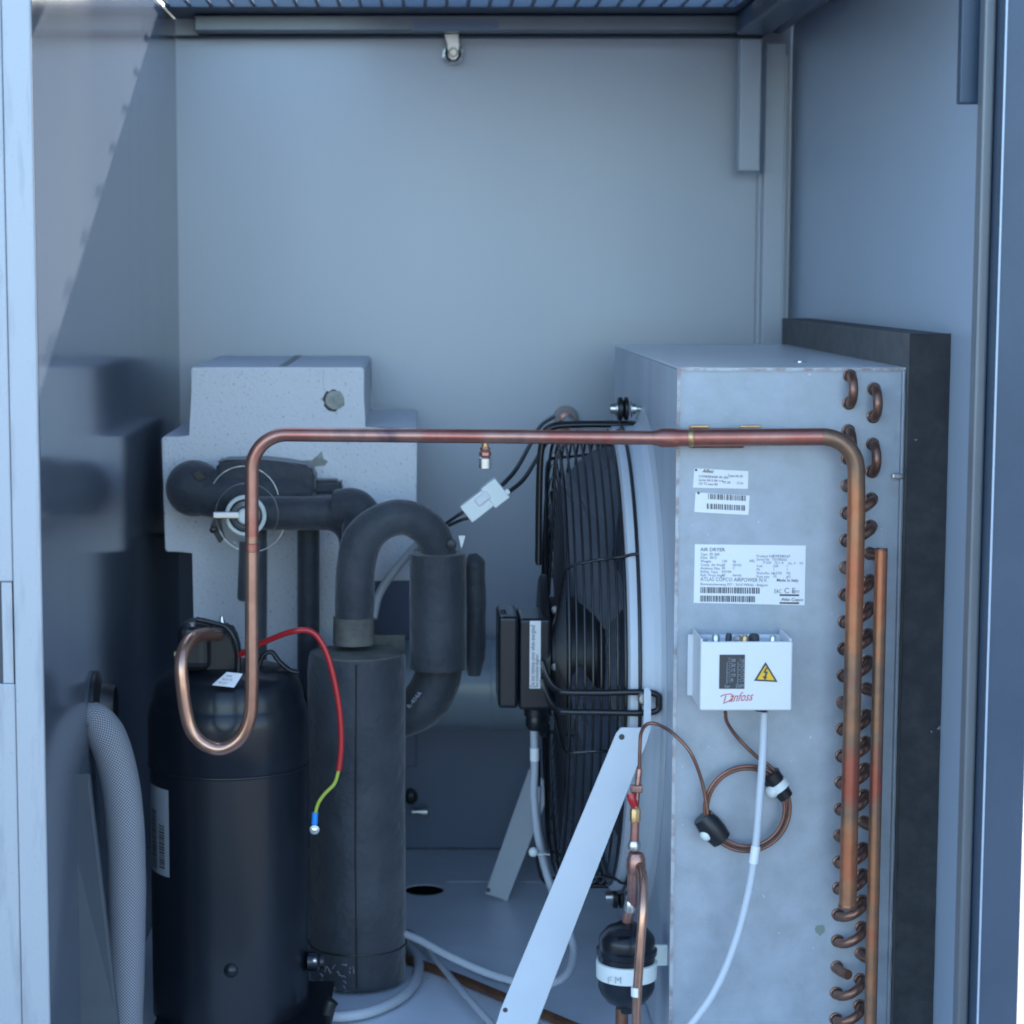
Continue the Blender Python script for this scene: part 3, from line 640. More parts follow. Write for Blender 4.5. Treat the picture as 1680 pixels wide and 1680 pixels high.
# return bends
def zA(k): return Z(616, YF)-.0252*k
def zB(k): return Z(638, YF)-.0252*k
xA, xB = X(1393, YF, 650), X(1433, YF, 660)
bend_v = None; bend_d = None
def bend_mesh(p0, p1, out_=.021):
    m_ = (p0+p1)/2
    d = (p1-p0); w = d.length/2; n_ = 12; pts = [p0+Vector((0, .002, 0))]
    for k in range(n_+1):
        a = math.pi*k/n_; pts.append(m_-d/2*math.cos(a)+Vector((0, -.0045-(out_-.0045)*math.sin(a), 0)))
    pts.append(p1+Vector((0, .002, 0))); return pts
def vbend(x, z, first):
    global bend_v
    if bend_v is None:
        bend_v = tube('return_bend', bend_mesh(Vector((x, YF, z)), Vector((x, YF, z-.0252)), .020), .0044, M_cu_bend, cd, 12); bend_v['o'] = 0
        del bend_v['o']; vbend.base = (x, z); return
    dupe(bend_v, (x-vbend.base[0], 0, z-vbend.base[1]), cd)
def dbend(zb, za):
    global bend_d
    if bend_d is None:
        bend_d = tube('return_bend', bend_mesh(Vector((xB, YF, zb)), Vector((xA, YF, za)), .020), .0044, M_cu_bend, cd, 12); dbend.base = zb; return
    dupe(bend_d, (0, 0, zb-dbend.base), cd)
vbend(xA, zA(0), 0); vbend(xB, zB(0), 0); vbend(xA, zA(2), 0); vbend(xB, zB(2), 0)
stub = None
k = 4; pend_stub = []
# diagonal bends: B(k) to A(k+?)
drop = zB(4)-zA(5)
lone = {4, 9, 14, 19}
for k in range(4, 26):
    zb = zB(k); za = zA(k+1)
    if k in (6, 11, 16, 21):           # header feed points
        for xx, zz_ in ((xB, zb), (xA, za)):
            st = [Vector((xx, YF+.002, zz_)), Vector((xx, YF-.010, zz_)), Vector((xx+(.006 if xx == xB else .006), YF-.024, zz_))]
            tube('header_stub', catmull(st, 5), .0048, M_cu_bend, cd, 12)
        continue
    dbend(zb, za)
st = [Vector((xA, YF+.002, zA(4))), Vector((xA, YF-.012, zA(4))), Vector((xA+.006, YF-.026, zA(4)))]
tube('header_stub', catmull(st, 5), .0048, M_cu_bend, cd, 12)
# collars round every tube
col0 = None
for k in range(0, 27):
    for xx, zf in ((xA, zA), (xB, zB)):
        p = Vector((xx, YF, zf(k)))
        if p.z < .02: continue
        if col0 is None: col0 = lathe('tube_collar', [(.0048, 0), (.0062, 0), (.0060, .0022), (.0050, .0028)], p, M_cu_bend, cd, 'Y', 14, cap=False); cb = p
        else: dupe(col0, p-cb, cd)
# grimy mark
bm = bmesh.new(); add_prism(bm, ragged(P(1345, 1526, YF-.0003), .004, .0012, 12, 1.1, 1.2, 5), (0, .0002, 0)); mk('green_stain', bm, mat('verdigris', (.20, .24, .20), .8), cd)
# labels on the front plate
def plate(name, corners, thick=.0004, m=M_label, parent=cd, label=None):
    return prism(name, corners, (0, thick, 0), m, parent, label=label)
yl = YF-.0006
L1 = plate('sticker', [P(1139, 768, yl), P(1228, 773, yl), P(1227, 802, yl), P(1137, 800, yl)], label='upper small white sticker')
L2 = plate('sticker', [P(1141, 808, yl), P(1230, 813, yl), P(1228, 845, yl), P(1139, 840, yl)], label='lower small white sticker with barcodes')
L3 = plate('nameplate', [P(1140, 893, yl), P(1322, 895, yl), P(1320, 993, yl), P(1138, 989, yl)], label='large white rating plate')
yt = yl-.0004
def tx(bm, s, px, py, h, ang=-1.5, **kw):
    hm = h*YF/F*1.35; a = R(ang)
    add_text(bm, s, P(px, py, yt), hm, Vector((math.cos(a), 0, math.sin(a))), Vector((-math.sin(a), 0, math.cos(a))), **kw)
bm = bmesh.new()
tx(bm, 'Alfesi', 1152, 775, 6, -3, shear=.3, bold=.00005)
for i, s in enumerate(('CONDENSER 4R 420', 'Serial 2013 08 114', 'CE TS max 80')): tx(bm, s, 1146, 783+i*6, 4, -3)
tx(bm, 'Type 06 30', 1194, 782, 4, -3); tx(bm, 'PS 28', 1186, 793, 4, -3); tx(bm, '12 ltr', 1208, 794, 4, -3)
mk('lettering', bm, M_ink, L1)
bm = bmesh.new()
def barcode(bm, x0, x1, y0, y1, slope, seed, gap=(1.0, 2.6)):
    rnd = random.Random(seed); x_ = x0
    while x_ < x1:
        w = rnd.uniform(.7, 2.4); yo = (x_-x0)*slope
        bm.faces.new([bm.verts.new(P(a, b, yt)) for a, b in ((x_, y0+yo), (x_+w, y0+yo), (x_+w, y1+yo), (x_, y1+yo))]); x_ += w+rnd.uniform(*gap)
barcode(bm, 1162, 1222, 810, 819, .05, 1); barcode(bm, 1160, 1221, 826, 835, .05, 2)
mk('barcode', bm, M_ink, L2)
for px, py in ((1142, 771), (1146, 809)):
    prism('sticker_pin', [P(px+2*math.cos(a), py+2*math.sin(a), yt) for a in (2*math.pi*k/10 for k in range(10))], (0, .0002, 0), M_ink, L1 if py < 800 else L2)
bm = bmesh.new()
tx(bm, 'AIR DRYER', 1149, 904, 6.2, -1, bold=.00004)
rows = [('Type', 'ID 260', 1149, 1164), ('Date', '2013', 1149, 1164)]
for i, (a_, b_, x0, x1) in enumerate(rows): tx(bm, a_, x0, 911+i*5.6, 4.4); tx(bm, b_, x1, 911+i*5.6, 4.4, bold=.00002)
for i, (a_, b_, c_) in enumerate((('Weight', '130', 'kg'), ('Comp. Air Press', '13', 'bar(e)'), ('Ambient Max.', '45', 'C'), ('Refrig. Type', 'R410A', ''), ('Refr. Press High', '30', 'bar(e)'))):
    yy = 922.5+i*5.7; tx(bm, a_, 1149, yy, 4.4); tx(bm, b_, 1184, yy, 4.4); tx(bm, c_, 1202, yy, 4.4)
tx(bm, 'Product Nr.', 1241, 914, 4.4); tx(bm, '8102340167', 1267, 914, 4.4, bold=.00002); tx(bm, 'Serial Nr.', 1241, 919.5, 4.4); tx(bm, 'ITJ108265', 1267, 919.5, 4.4)
tx(bm, 'AEL', 1229, 922, 4.4); tx(bm, 'P kW', 1252, 925, 4.4); tx(bm, '12.1 A', 1270, 925, 4.4); tx(bm, 'Ins. F', 1293, 926, 4.4); tx(bm, 'V3', 1311, 926, 4.4)
for i, (a_, b_, c_) in enumerate((('Volt', '230', '1'), ('Ph', '1', '1'), ('Nom.Pw. Hz', '1.5/50', 'Hz'), ('Fuse size', '10', 'gG'))):
    yy = 930.5+i*5.7; tx(bm, a_, 1241, yy, 4.4); tx(bm, b_, 1268, yy, 4.4); tx(bm, c_, 1290, yy, 4.4)
tx(bm, 'ATLAS COPCO AIRPOWER N.V.', 1149, 953, 6.8, -1, sx=.86)
tx(bm, 'Boomsesteenweg 957 - 2610 Wilrijk - Belgium', 1149, 960, 4.4, -1)
tx(bm, 'Made in Italy', 1274, 954, 5.2, -1, bold=.00006)
tx(bm, 'EAC', 1270, 973, 7, -1, sx=.7); tx(bm, 'C E', 1286, 973, 9.5, -1); tx(bm, '0035', 1301, 972, 4, -1)
tx(bm, 'Atlas Copco', 1281, 985.5, 5.4, -1, bold=.00006, shear=.25)
mk('lettering', bm, M_inkgrey, L3)
bm = bmesh.new(); barcode(bm, 1149, 1246, 963, 973, .012, 3, (.8, 2.0)); barcode(bm, 1149, 1239, 977, 987, .012, 4, (.8, 2.0))
for y0 in (975, 988): bm.faces.new([bm.verts.new(P(a, b, yt)) for a, b in ((1279, y0-.2), (1311, y0+.3), (1311, y0+3.0), (1279, y0+2.6))])
mk('barcode', bm, M_ink, L3)

# second header, capped
hp = thing('header_pipe', 'thinner copper header with open top end standing right of the thick one', 'copper pipe', P(1430, 1680, 1.945))
px0 = P(1446, 902, 1.945)
tube('pipe_wall', [Vector((px0.x, 1.945, px0.z)), Vector((px0.x, 1.945, .02))], .0057, M_cu_heat, hp, 20)
lathe('pipe_mouth', [(.0054, 0), (.0059, .0005), (.0057, .0012), (.0040, .0013), (.0038, -.003)], (px0.x, 1.945, px0.z), M_cu_bend, hp, 'Z', 20)

# foam slab on the right wall
xi, xo = X(1494, 1.96, 560), XR-.0005
fs = thing('foam_slab', 'thick dark grey foam slab on the right wall beside the condenser', 'foam slab', ((xi+xo)/2, 2.3, 0))
zf = Z(548, 1.96)
def rough_slab(lo, hi, nz, amp, seed):
    bm = bmesh.new(); rnd = random.Random(seed); rows = []
    for i in range(nz+1):
        z = lo[2]+(hi[2]-lo[2])*i/nz; j = rnd.uniform(-amp, amp); j2 = rnd.uniform(-amp, amp)
        rows.append([bm.verts.new(v) for v in ((lo[0]+j, lo[1], z), (hi[0], lo[1]+j2, z), (hi[0], hi[1], z), (lo[0], hi[1], z))])
    for a_, b_ in zip(rows, rows[1:]):
        for k in range(4): bm.faces.new((a_[k], a_[(k+1) % 4], b_[(k+1) % 4], b_[k]))
    bm.faces.new(rows[0]); bm.faces.new(rows[-1]); return bm
mk('slab_body', rough_slab((xi, 1.9632, .004), (xo, 2.66, zf), 60, .0002, 1), M_foam, fs)
mk('slab_edge', rough_slab((xi-.0002, 1.96, .004), (xo, 1.9630, zf+.0004), 60, .0004, 2), M_foam2, fs, label='dark cut front edge of the slab')

# ------------------------------------------------------------------ fan
FX, FY, FZ, FR = .217, 2.304, .350, .240
fan = thing('axial_fan', 'large black axial fan with wire basket guard on the left side of the condenser', 'fan', (FX, FY, FZ-FR))
def lathx(name, prof, m, parent=fan, seg=64, cap=False, angle=35): return lathe(name, prof, (0, FY, FZ), m, parent, 'X', seg, cap, angle=angle)
lathx('shroud', [(.236, FX-.017), (.2445, FX-.017), (.249, FX-.015), (.2495, FX+.008), (.254, FX+.014), (.268, cxl-.0012), (.262, cxl-.0012), (.250, FX+.014), (.2455, FX+.008), (.236, FX-.013)], M_strut)
lathx('shroud_throat', [(.2355, FX-.012), (.234, FX+.015), (.232, FX+.05)], M_galvdark)
def ring(Xp, Rr, w=.00125): tube('guard_ring', circle_pts((Xp, FY, FZ), Rr, 'X', 72), w, M_wire, fan, 6, closed=True)
ring(FX-.006, .2508, .0018); ring(FX-.019, .243, .0016)
xs_ = [FX-.0265-.0079*k for k in range(6)]
for i, xq in enumerate(xs_): ring(xq, .241-.0005*i)
ring(.1445, .232, .0018)
rq = .219
while rq > .085: ring(.142-.002*(.219-rq)/.13, rq, .0009); rq -= .0135
for k in range(8):
    a = 2*math.pi*k/8+R(12); dy, dz = math.cos(a), math.sin(a); b2 = a+R(9)
    def q(xq, rq, s): aa = a+(b2-a)*s; return Vector((xq, FY+math.cos(aa)*rq, FZ+math.sin(aa)*rq))
    tube('guard_rib', catmull([q(.136, .075, 1), q(.138, .15, .7), q(.1405, .218, .3), q(.147, .237, .15), q(.17, .242, .05), q(FX-.019, .2475, 0), q(FX-.012, .2520, 0), q(FX-.005, .2525, 0)], 5), .0016, M_wire, fan, 6)
lathx('motor_plate', [(.0001, .127), (.085, .128), (.088, .130), (.088, .1345), (.0001, .1345)], M_plastic)
lathx('motor', [(.062, .1355), (.064, .138), (.064, .185), (.05, .195), (.0001, .195)], M_plastic)
for k in range(5):
    bm = bmesh.new(); nr, na = 7, 9; rows = []
    for i in range(nr):
        r_ = .055+(.226-.055)*i/(nr-1); wid = R(22+12*(i/(nr-1))); tw = .8-.46*i/(nr-1); row = []
        for j in range(na):
            s = j/(na-1)-.5; a = 2*math.pi*k/5+R(52)+s*wid*1.5+R(14)*(i/(nr-1))**2
            xx = .180+s*r_*wid*tw*1.5+.012*(s*s)
            row.append(bm.verts.new(Vector((xx, FY+math.cos(a)*r_, FZ+math.sin(a)*r_))))
        rows.append(row)
    for i in range(nr-1):
        for j in range(na-1): bm.faces.new((rows[i][j], rows[i][j+1], rows[i+1][j+1], rows[i+1][j]))
    bmesh.ops.solidify(bm, geom=bm.faces[:], thickness=.0018)
    mk('fan_blade', bm, M_blade, fan, True)
# mounting arms: pairs of rods over the basket
def arm(a, ro=.257):
    d = Vector((0, math.cos(a), math.sin(a))); t = Vector((0, -math.sin(a), math.cos(a))); o_ = Vector((0, FY, FZ)); w = .0095
    def q(xq, rq, s): return o_+d*rq+t*s*w+Vector((xq, 0, 0))
    path = [q(.126, .10, 1), q(.127, .20, 1), q(.131, ro-.014, 1), q(.140, ro-.0025, 1), q(.17, ro, 1), q(FX+.004, ro, 1), q(FX+.011, ro, 0), q(FX+.004, ro, -1), q(.17, ro, -1), q(.140, ro-.0025, -1), q(.131, ro-.014, -1), q(.127, .20, -1), q(.126, .10, -1)]
    return tube('mounting_arm', catmull(path, 6), .0031, M_wire, fan, 10)
arm(R(180)); arm(R(90), .2495); arm(R(0)); arm(R(270), .2505)
def bolt(p, ax='X', s=1, parent=fan):
    lathe('mounting_bolt', [(.0085*s, 0), (.0085*s, .0015*s), (.0055*s, .0016*s), (.0058*s, .006*s), (.003*s, .0065*s), (.003*s, .011*s)], p, M_steel, parent, ax, 6 if s > 1.5 else 12)
for a, sg in ((R(90), 1), (R(270), 1)):
    p = Vector((FX, FY, FZ))+Vector((0, math.cos(a), math.sin(a)))*.262
    lathe('rubber_mount', [(.010, -.004), (.0125, -.003), (.0125, .001), (.008, .002), (.0125, .004), (.0125, .007), (.009, .008)], p+Vector((-.004, 0, math.sin(a)*.004)), M_plastic, fan, 'X', 20)
    bolt(p+Vector((.006, 0, math.sin(a)*.004))); 
    lathe('mounting_bolt', [(.003, -.016), (.0055, -.0155), (.006, -.010), (.0085, -.0095), (.0085, -.008)], p+Vector((0, 0, math.sin(a)*.004)), M_steel, fan, 'X', 12)
p = P(1056, 1146, 2.043); lathe('mounting_bolt', [(.006, 0), (.006, .006), (.0045, .008), (.0001, .008)], p+Vector((0, .004, 0)), M_steel, fan, 'Y', 12)
for py in (1000, 1094, 1168): lathe('plate_screw', [(.004, 0), (.004, .002), (.002, .0035), (.0001, .0035)], P(911, py, 2.215), M_steel, fan, 'Y', 12)
# terminal box
tb = thing('terminal_box', 'black fan terminal box with white vertical warning strip', 'terminal box', P(860, 1166, 2.26))
ty = 2.215
bx0, bx1 = X(818, ty, 1085), X(851, ty, 1085); bx2 = X(905, ty, 1085)
box('box_lid', (bx0, ty, Z(1163, ty)), (bx1, ty+.085, Z(1012, ty)), M_black, tb, .004, 3)
box('box_body', (bx1+.0008, ty+.002, Z(1166, ty)), (bx2, ty+.083, Z(1016, ty)), M_black, tb, .0035, 3)
ls = box('warning_strip', (X(869, ty, 1085), ty+.0012, Z(1130, ty)), (X(887, ty, 1085), ty+.0018, Z(1019, ty)), M_label, tb, 0, label='white vertical warning strip')
bm = bmesh.new(); add_text(bm, 'Do not remove cover when energised', P(877, 1128, ty+.0008), .0068, Vector((0, 0, 1)), Vector((-1, 0, 0)), sx=.62); add_text(bm, 'See connection diagram', P(883, 1128, ty+.0008), .0050, Vector((0, 0, 1)), Vector((-1, 0, 0)), sx=.72); mk('lettering', bm, M_ink, ls)
for px in (826, 895):
    lathe('lid_screw', [(.003, 0), (.003, .002), (.0015, .003)], Vector((X(px, ty+.03), ty+.03, Z(1012, ty))), M_plastic, tb, 'Z', 10)
gx = X(877, ty+.04, 1180)
lathe('cable_gland', [(.012, Z(1168, ty)), (.012, Z(1180, ty)), (.0095, Z(1181, ty)), (.0105, Z(1186, ty)), (.0105, Z(1196, ty)), (.007, Z(1204, ty))], (gx, ty+.02, 0), M_plastic, tb, 'Z', 16)
# fan cable
gy = ty+.02
cbl = catmull([P(876, 1196, gy), P(877, 1260, gy), P(876, 1310, gy), P(884, 1380, gy), P(902, 1450, gy), P(925, 1505, 2.19), P(941, 1560, 2.16), P(925, 1603, 2.13), P(880, 1615, 2.13), P(810, 1600, 2.16), P(740, 1570, 2.2), P(690, 1543, 2.24), P(655, 1528, 2.27)], 10)
o = tube('fan_cable', cbl, .0042, M_cable, None, 12); tag(o, 'thick grey cable from the fan terminal box looping over the floor', 'cable')
cb2 = catmull([P(884, 1290, 2.26), P(882, 1330, 2.26), P(886, 1370, 2.26), P(905, 1450, 2.25), P(920, 1500, 2.24)], 8)
o = tube('thin_cable', cb2, .0032, M_cable, None, 10); tag(o, 'thinner grey cable running beside the thick fan cable', 'cable')
lb = tube('cable_marker', [P(877, 1227, gy), P(877, 1248, gy)], .0049, M_label, None, 14); tag(lb, 'white marker sleeve on the fan cable below the terminal box', 'cable marker')
zt_ = thing('cable_tie', 'white cable tie holding the fan cable to the guard', 'cable tie', P(880, 1405, gy-.01))
bm = bmesh.new(); bmesh.ops.create_uvsphere(bm, u_segments=14, v_segments=10, radius=.0052); bmesh.ops.translate(bm, vec=P(875, 1398, gy-.008), verts=bm.verts); mk('tie_head', bm, M_nylon, zt_, True)
tube('tie_band', circle_pts(P(887, 1400, gy), .0055, 'Z', 20), .001, M_nylon, zt_, 6, closed=True)
tube('tie_tail', [P(878, 1400, gy-.008), P(902, 1402, gy-.006)], .0018, M_nylon, zt_, 8, flat=.5)

# ------------------------------------------------------------------ struts
def strut(name, quad, m, lab, Y, hole, th=.0025):
    t = thing(name, lab, 'strut', P(quad[2][0], quad[2][1], Y), group=None)
    bm = bmesh.new(); add_prism(bm, [P(a, b, Y) for a, b in quad], (0, th, 0))
    mk('flat_bar', bm, M_strut, t)
    lathe('bolt_hole', [(.0028, 0), (.0028, .0004), (.0001, .0004)], P(*hole[0], Y), M_ink, t, 'Y', 14)
    if len(hole) > 1: lathe('bolt_hole', [(.0024, 0), (.0024, .0004), (.0001, .0004)], P(*hole[1], Y), M_ink, t, 'Y', 14)
    return t
s1 = strut('support_strut', [(1019, 1194), (1068, 1194), (1061, 1217), (860, 1731), (798, 1731), (822, 1655), (1011, 1203)], M_strut, 'pale diagonal support strut in front of the fan', 2.030, [(1020, 1209), (829, 1657)])
prism('strut_tab', [P(1056, 1193.5, 2.030), P(1068, 1193.5, 2.030), P(1068, 1135, 2.030), P(1064, 1128, 2.030), P(1057, 1130, 2.030)], (0, .0025, 0), M_strut, s1)
prism('strut_flange', [P(1068, 1193, 2.0325), P(862, 1731, 2.0325), P(860, 1731, 2.0325), P(1066, 1193, 2.0325)], (0, .012, 0), M_strut, s1)
s2 = strut('support_strut', [(868, 1262), (905, 1290), (832, 1478), (796, 1466)], M_strut, 'shorter pale strut behind the fan, foot on the rear floor', 2.575, [(801, 1460)])

# ------------------------------------------------------------------ pressure switch
py_ = 1.915
sw = thing('pressure_switch', 'white pressure switch box with red logo and yellow warning triangle', 'pressure switch', P(1222, 1166, 1.93))
x0, x1 = X(1149, py_, 1105), X(1300, py_, 1105); zb, ztp = Z(1166, py_), Z(1053, py_)
box('cover', (x0, py_, zb), (x1, py_+.004, ztp), M_white, sw, .0018, 3)
box('cover_side', (x0+.0003, py_+.0042, zb+.0005), (x0+.0023, YF-.002, ztp+.002), M_white, sw, .0006)
box('cover_side', (x1-.0023, py_+.0042, zb+.0005), (x1-.0003, YF-.002, ztp+.002), M_white, sw, .0006)
box('cover_bottom', (x0+.0025, py_+.0042, zb+.0005), (x1-.0025, YF-.002, zb+.003), M_white, sw, .0006)
box('mounting_plate', (x0-.004, YF-.0035, zb+.002), (x1+.002, YF-.001, Z(1040, YF)), M_white, sw, .0008)
box('mechanism', (x0+.012, py_+.012, zb+.02), (x1-.012, YF-.006, ztp-.006), M_galvdark, sw, .001)
for px, m_, s_ in ((1178, M_steel, .0035), (1200, M_ink, .003), (1212, M_steel, .004), (1224, M_brass, .003), (1241, M_ink, .005), (1270, M_steel, .003)):
    lathe('adjusting_screw', [(s_, ztp-.012), (s_, ztp+.001), (s_*.6, ztp+.003), (.0001, ztp+.003)], (X(px, 1.94), 1.94+random.uniform(-.008, .008), 0), m_, sw, 'Z', 10)
sp = box('scale_plate', (X(1184, py_), py_-.0004, Z(1130, py_)), (X(1226, py_), py_+.0006, Z(1074, py_)), M_ink, sw, 0, label='dark pressure scale')
bm = bmesh.new(); yq = py_-.0007
for k in range(14): flat_rect(bm, P(1194+(k % 2)*1.5, 1080+k*3.0, yq), EX, EZ, .0022, .0003); flat_rect(bm, P(1212+(k % 3)*1.5, 1082+k*2.8, yq), EX, EZ, .0028, .0003)
flat_rect(bm, P(1192, 1122, yq), EX, EZ, .0004, .020); flat_rect(bm, P(1210, 1122, yq), EX, EZ, .0004, .020)
for k, s_ in enumerate(('28', '20', '15', '10', '8')): add_text(bm, s_, P(1199, 1086+k*8, yq), .0042); add_text(bm, ('6', '5', '4', '3', '2')[k], P(1218, 1086+k*8, yq), .0042)
add_text(bm, 'bar', P(1189, 1128, yq), .0038); add_text(bm, 'DIFF', P(1207, 1128, yq), .0042)
mk('scale_print', bm, M_label2, sp)
wt = None
tri = [P(1256, 1086, py_-.0003), P(1276, 1119, py_-.0003), P(1237, 1117, py_-.0003)]
wt = prism('warning_triangle', tri, (0, .0006, 0), M_ink, sw, label='yellow high voltage triangle')
cen = sum(tri, Vector())/3
prism('triangle_field', [cen+(v-cen)*.74+Vector((0, -.0002, 0)) for v in tri], (0, .0003, 0), M_yellow, wt)
bolt_ = [(1257, 1095), (1252, 1104), (1256, 1104), (1254, 1110), (1251, 1109), (1255, 1116), (1259, 1110), (1256.8, 1110.5), (1260, 1102), (1256, 1102), (1259.5, 1095.5)]
bm = bmesh.new(); bm.faces.new([bm.verts.new(P(a, b, py_-.0009)) for a, b in bolt_]); bmesh.ops.triangulate(bm, faces=bm.faces[:]); mk('lightning_flash', bm, M_ink, wt)
bm = bmesh.new(); add_text(bm, 'anfoss', P(1195.5, 1151.5, py_-.0004), .0120, Vector((1, 0, .06)).normalized(), EZ, shear=.45, sx=.70)
for strokepts in ([(1182, 1143), (1188, 1140), (1200, 1139), (1203, 1144), (1196, 1150), (1186, 1154)], [(1191, 1141), (1188, 1151)]):
    add_tube(bm, catmull([P(a, b, py_-.0004) for a, b in strokepts], 6), .00038, 5)
mk('logo', bm, M_red, sw)
lathe('cable_gland', [(.0058, -.006), (.0065, -.005), (.0065, .0005)], Vector((X(1254, 1.945), 1.945, zb)), M_plastic, sw, 'Z', 14)
# cable down
yc = 1.945
path = catmull([P(1254, 1168, yc), P(1252, 1230, yc), P(1247, 1300, yc), P(1240, 1385, yc), P(1229, 1460, yc), P(1205, 1550, yc), P(1170, 1630, yc), P(1118, 1700, yc), P(1085, 1735, yc)], 10)
o = tube('switch_cable', path, .0036, M_cable, None, 12); o.data.materials[0] = M_strut; tag(o, 'light grey cable hanging from the pressure switch in a long curve', 'cable')
o = tube('cable_marker', [P(1240, 1388, yc), P(1236, 1416, yc)], .0043, M_label, None, 14); tag(o, 'white marker sleeve on the pressure switch cable', 'cable marker')
# capillary
yk = 1.962
path = [P(1190, 1168, 1.95), P(1193, 1185, 1.955), P(1210, 1210, yk), P(1240, 1240, yk), P(1268, 1262, yk), P(1284, 1290, yk)]
cc = P(1226, 1327, yk); rl = .0365
for n_ in range(3):
    for k in range(14):
        a = R(30)-2*math.pi*k/14; rr_ = rl+(.0030 if n_ == 1 else -.0026 if n_ == 2 else 0)
        path.append(cc+Vector((math.cos(a)*rr_, -.0028*n_+.0028, math.sin(a)*rr_*1.02)))
    path = path
path = path[:-5]
path += [P(1163, 1350, yk-.004), P(1159, 1320, yk-.004), P(1151, 1280, yk-.004), P(1133, 1235, yk-.006), P(1105, 1204, 1.965), P(1080, 1189, 1.98), P(1062, 1188, 1.985), P(1052, 1202, 1.99), P(1050, 1225, 1.99), P(1049, 1262, 1.99)]
o = tube('capillary_tube', catmull(path, 6), .00175, M_wiredark, None, 8); tag(o, 'thin brown capillary tube coiled in loops under the pressure switch', 'capillary tube')
def clip(ca, cb, mid, lab):
    t = thing('coil_clip', lab, 'clip', P(*mid, yk), 'clips holding the capillary coil')
    a_, b_ = P(*ca, yk), P(*cb, yk)
    tube('rubber_sleeve', [a_, (a_*2+b_)/3, (a_+b_*2)/3, b_], .0092, M_plastic, t, 12, wob=.5)
    m0 = (a_+b_)/2; d = (b_-a_).normalized()
    tube('tie_band', [m0-d*.0035, m0+d*.0040], .0100, M_nylon, t, 14)
    sd = d.cross(Vector((0, -1, 0))); bm = bmesh.new(); bmesh.ops.create_uvsphere(bm, u_segments=12, v_segments=8, radius=.0062); bmesh.ops.translate(bm, vec=m0+sd*.007-Vector((0, .004, 0)), verts=bm.verts); mk('tie_lock', bm, M_nylon, t, True)
clip((1262, 1270), (1290, 1308), (1280, 1300), 'black rubber sleeve with white tie at the upper right of the coil')
clip((1152, 1340), (1184, 1378), (1165, 1370), 'black rubber sleeve with white tie at the lower left of the coil')

# ------------------------------------------------------------------ filter drier with its pipes
YQ = 1.995
fx = X(1028, YQ, 1580)
fd = thing('filter_drier', 'black filter drier canister with white clamp band at the condenser foot', 'filter drier', Vector((fx, YQ, Z(1660, YQ))))
def zq_(py): return Z(py, YQ)
rf = .0268
lathe('canister', [(.0075, zq_(1660)), (.009, zq_(1650)), (.018, zq_(1642)), (.0245, zq_(1628)), (rf, zq_(1618)), (rf, zq_(1566)), (rf*1.06, zq_(1564)), (rf*1.07, zq_(1556)), (rf*.98, zq_(1553)), (rf*.99, zq_(1540)), (rf*.95, zq_(1535)), (.019, zq_(1522)), (.012, zq_(1517)), (.007, zq_(1512))], (fx, YQ, 0), M_black, fd, seg=48, angle=40)
lathe('clamp_band', [(rf+.0003, zq_(1603)), (rf+.0018, zq_(1602)), (rf+.0022, zq_(1576)), (rf+.0003, zq_(1575))], (fx, YQ, 0), M_nylon, fd, seg=40)
box('clamp_bracket', (X(1076, YQ), YQ+.004, zq_(1587)), (cxl-.0015, YQ+.008, zq_(1553)), M_nylon, fd, .0008)
bm = bmesh.new(); add_text(bm, 'F M', Vector((X(1003, YQ-rf), YQ-rf-.0026, zq_(1597))), .009); mk('band_print', bm, M_label2, fd)
prism('cap_facet', [P(1005, 1537, YQ-.0255), P(1012, 1524, YQ-.019), P(1034, 1524, YQ-.019), P(1037, 1537, YQ-.0255)], (0, .002, 0), M_black, fd, .0005)
lathe('outlet_stub', [(.006, -.03), (.006, .004)], (fx-.004, YQ, zq_(1660)), M_rust, fd, seg=16)
# liquid line
ll = thing('liquid_line', 'brazed copper liquid line with forked joint rising to a red capped valve', 'copper pipe', P(1040, 1510, 1.99))
yv = 1.985
tube('lower_tube', catmull([P(1028, 1520, 1.995), P(1031, 1500, 1.992), P(1037, 1480, 1.99), P(1038, 1440, yv), P(1039, 1400, yv)]), .0050, M_cu_pink, ll, 14)
lathe('solder_joint', [(.0052, 0), (.0060, .003), (.0056, .009), (.0050, .011)], P(1034, 1496, 1.991), M_steel, ll, 'Z', 14)
tube('fork_branch', catmull([P(1040, 1408, yv), P(1049, 1420, 1.975), P(1055, 1445, 1.955), P(1055, 1490, 1.94), P(1050, 1560, 1.935), P(1045, 1640, 1.935), P(1043, 1740, 1.935)], 8), .0044, M_cu_loop, ll, 16)
lathe('fork_joint', [(.0085, 0), (.0092, .006), (.0088, .014), (.0066, .019)], P(1043, 1432, yv-.004), M_cu_pink, ll, 'Z', 16)
lathe('solder_collar', [(.0060, 0), (.0066, .004), (.0050, .008)], P(1040, 1393, yv), M_steel, ll, 'Z', 14)
tube('upper_tube', [P(1040, 1395, yv), P(1042, 1345, yv)], .0042, M_cu_pink, ll, 14)
lathe('brass_nut', [(.0036, 0), (.0050, .001), (.0050, .012), (.0038, .014)], P(1042, 1349, yv), M_brass, ll, 'Z', 8)
tube('thin_tube', [P(1043, 1330, yv), P(1046, 1290, 1.988), P(1049, 1262, 1.99)], .0028, M_cu_pink, ll, 10)
box('valve_collar', P(1034, 1300, yv)-Vector((0, .004, 0)), P(1054, 1288, yv)+Vector((0, .004, 0)), M_cu_pink, ll, .0012)
tube('red_cap', catmull([P(1035, 1302, yv-.005), P(1037, 1312, yv-.006), P(1041, 1322, yv-.005)]), .0042, M_redwire, ll, 12, label='red plastic cap')
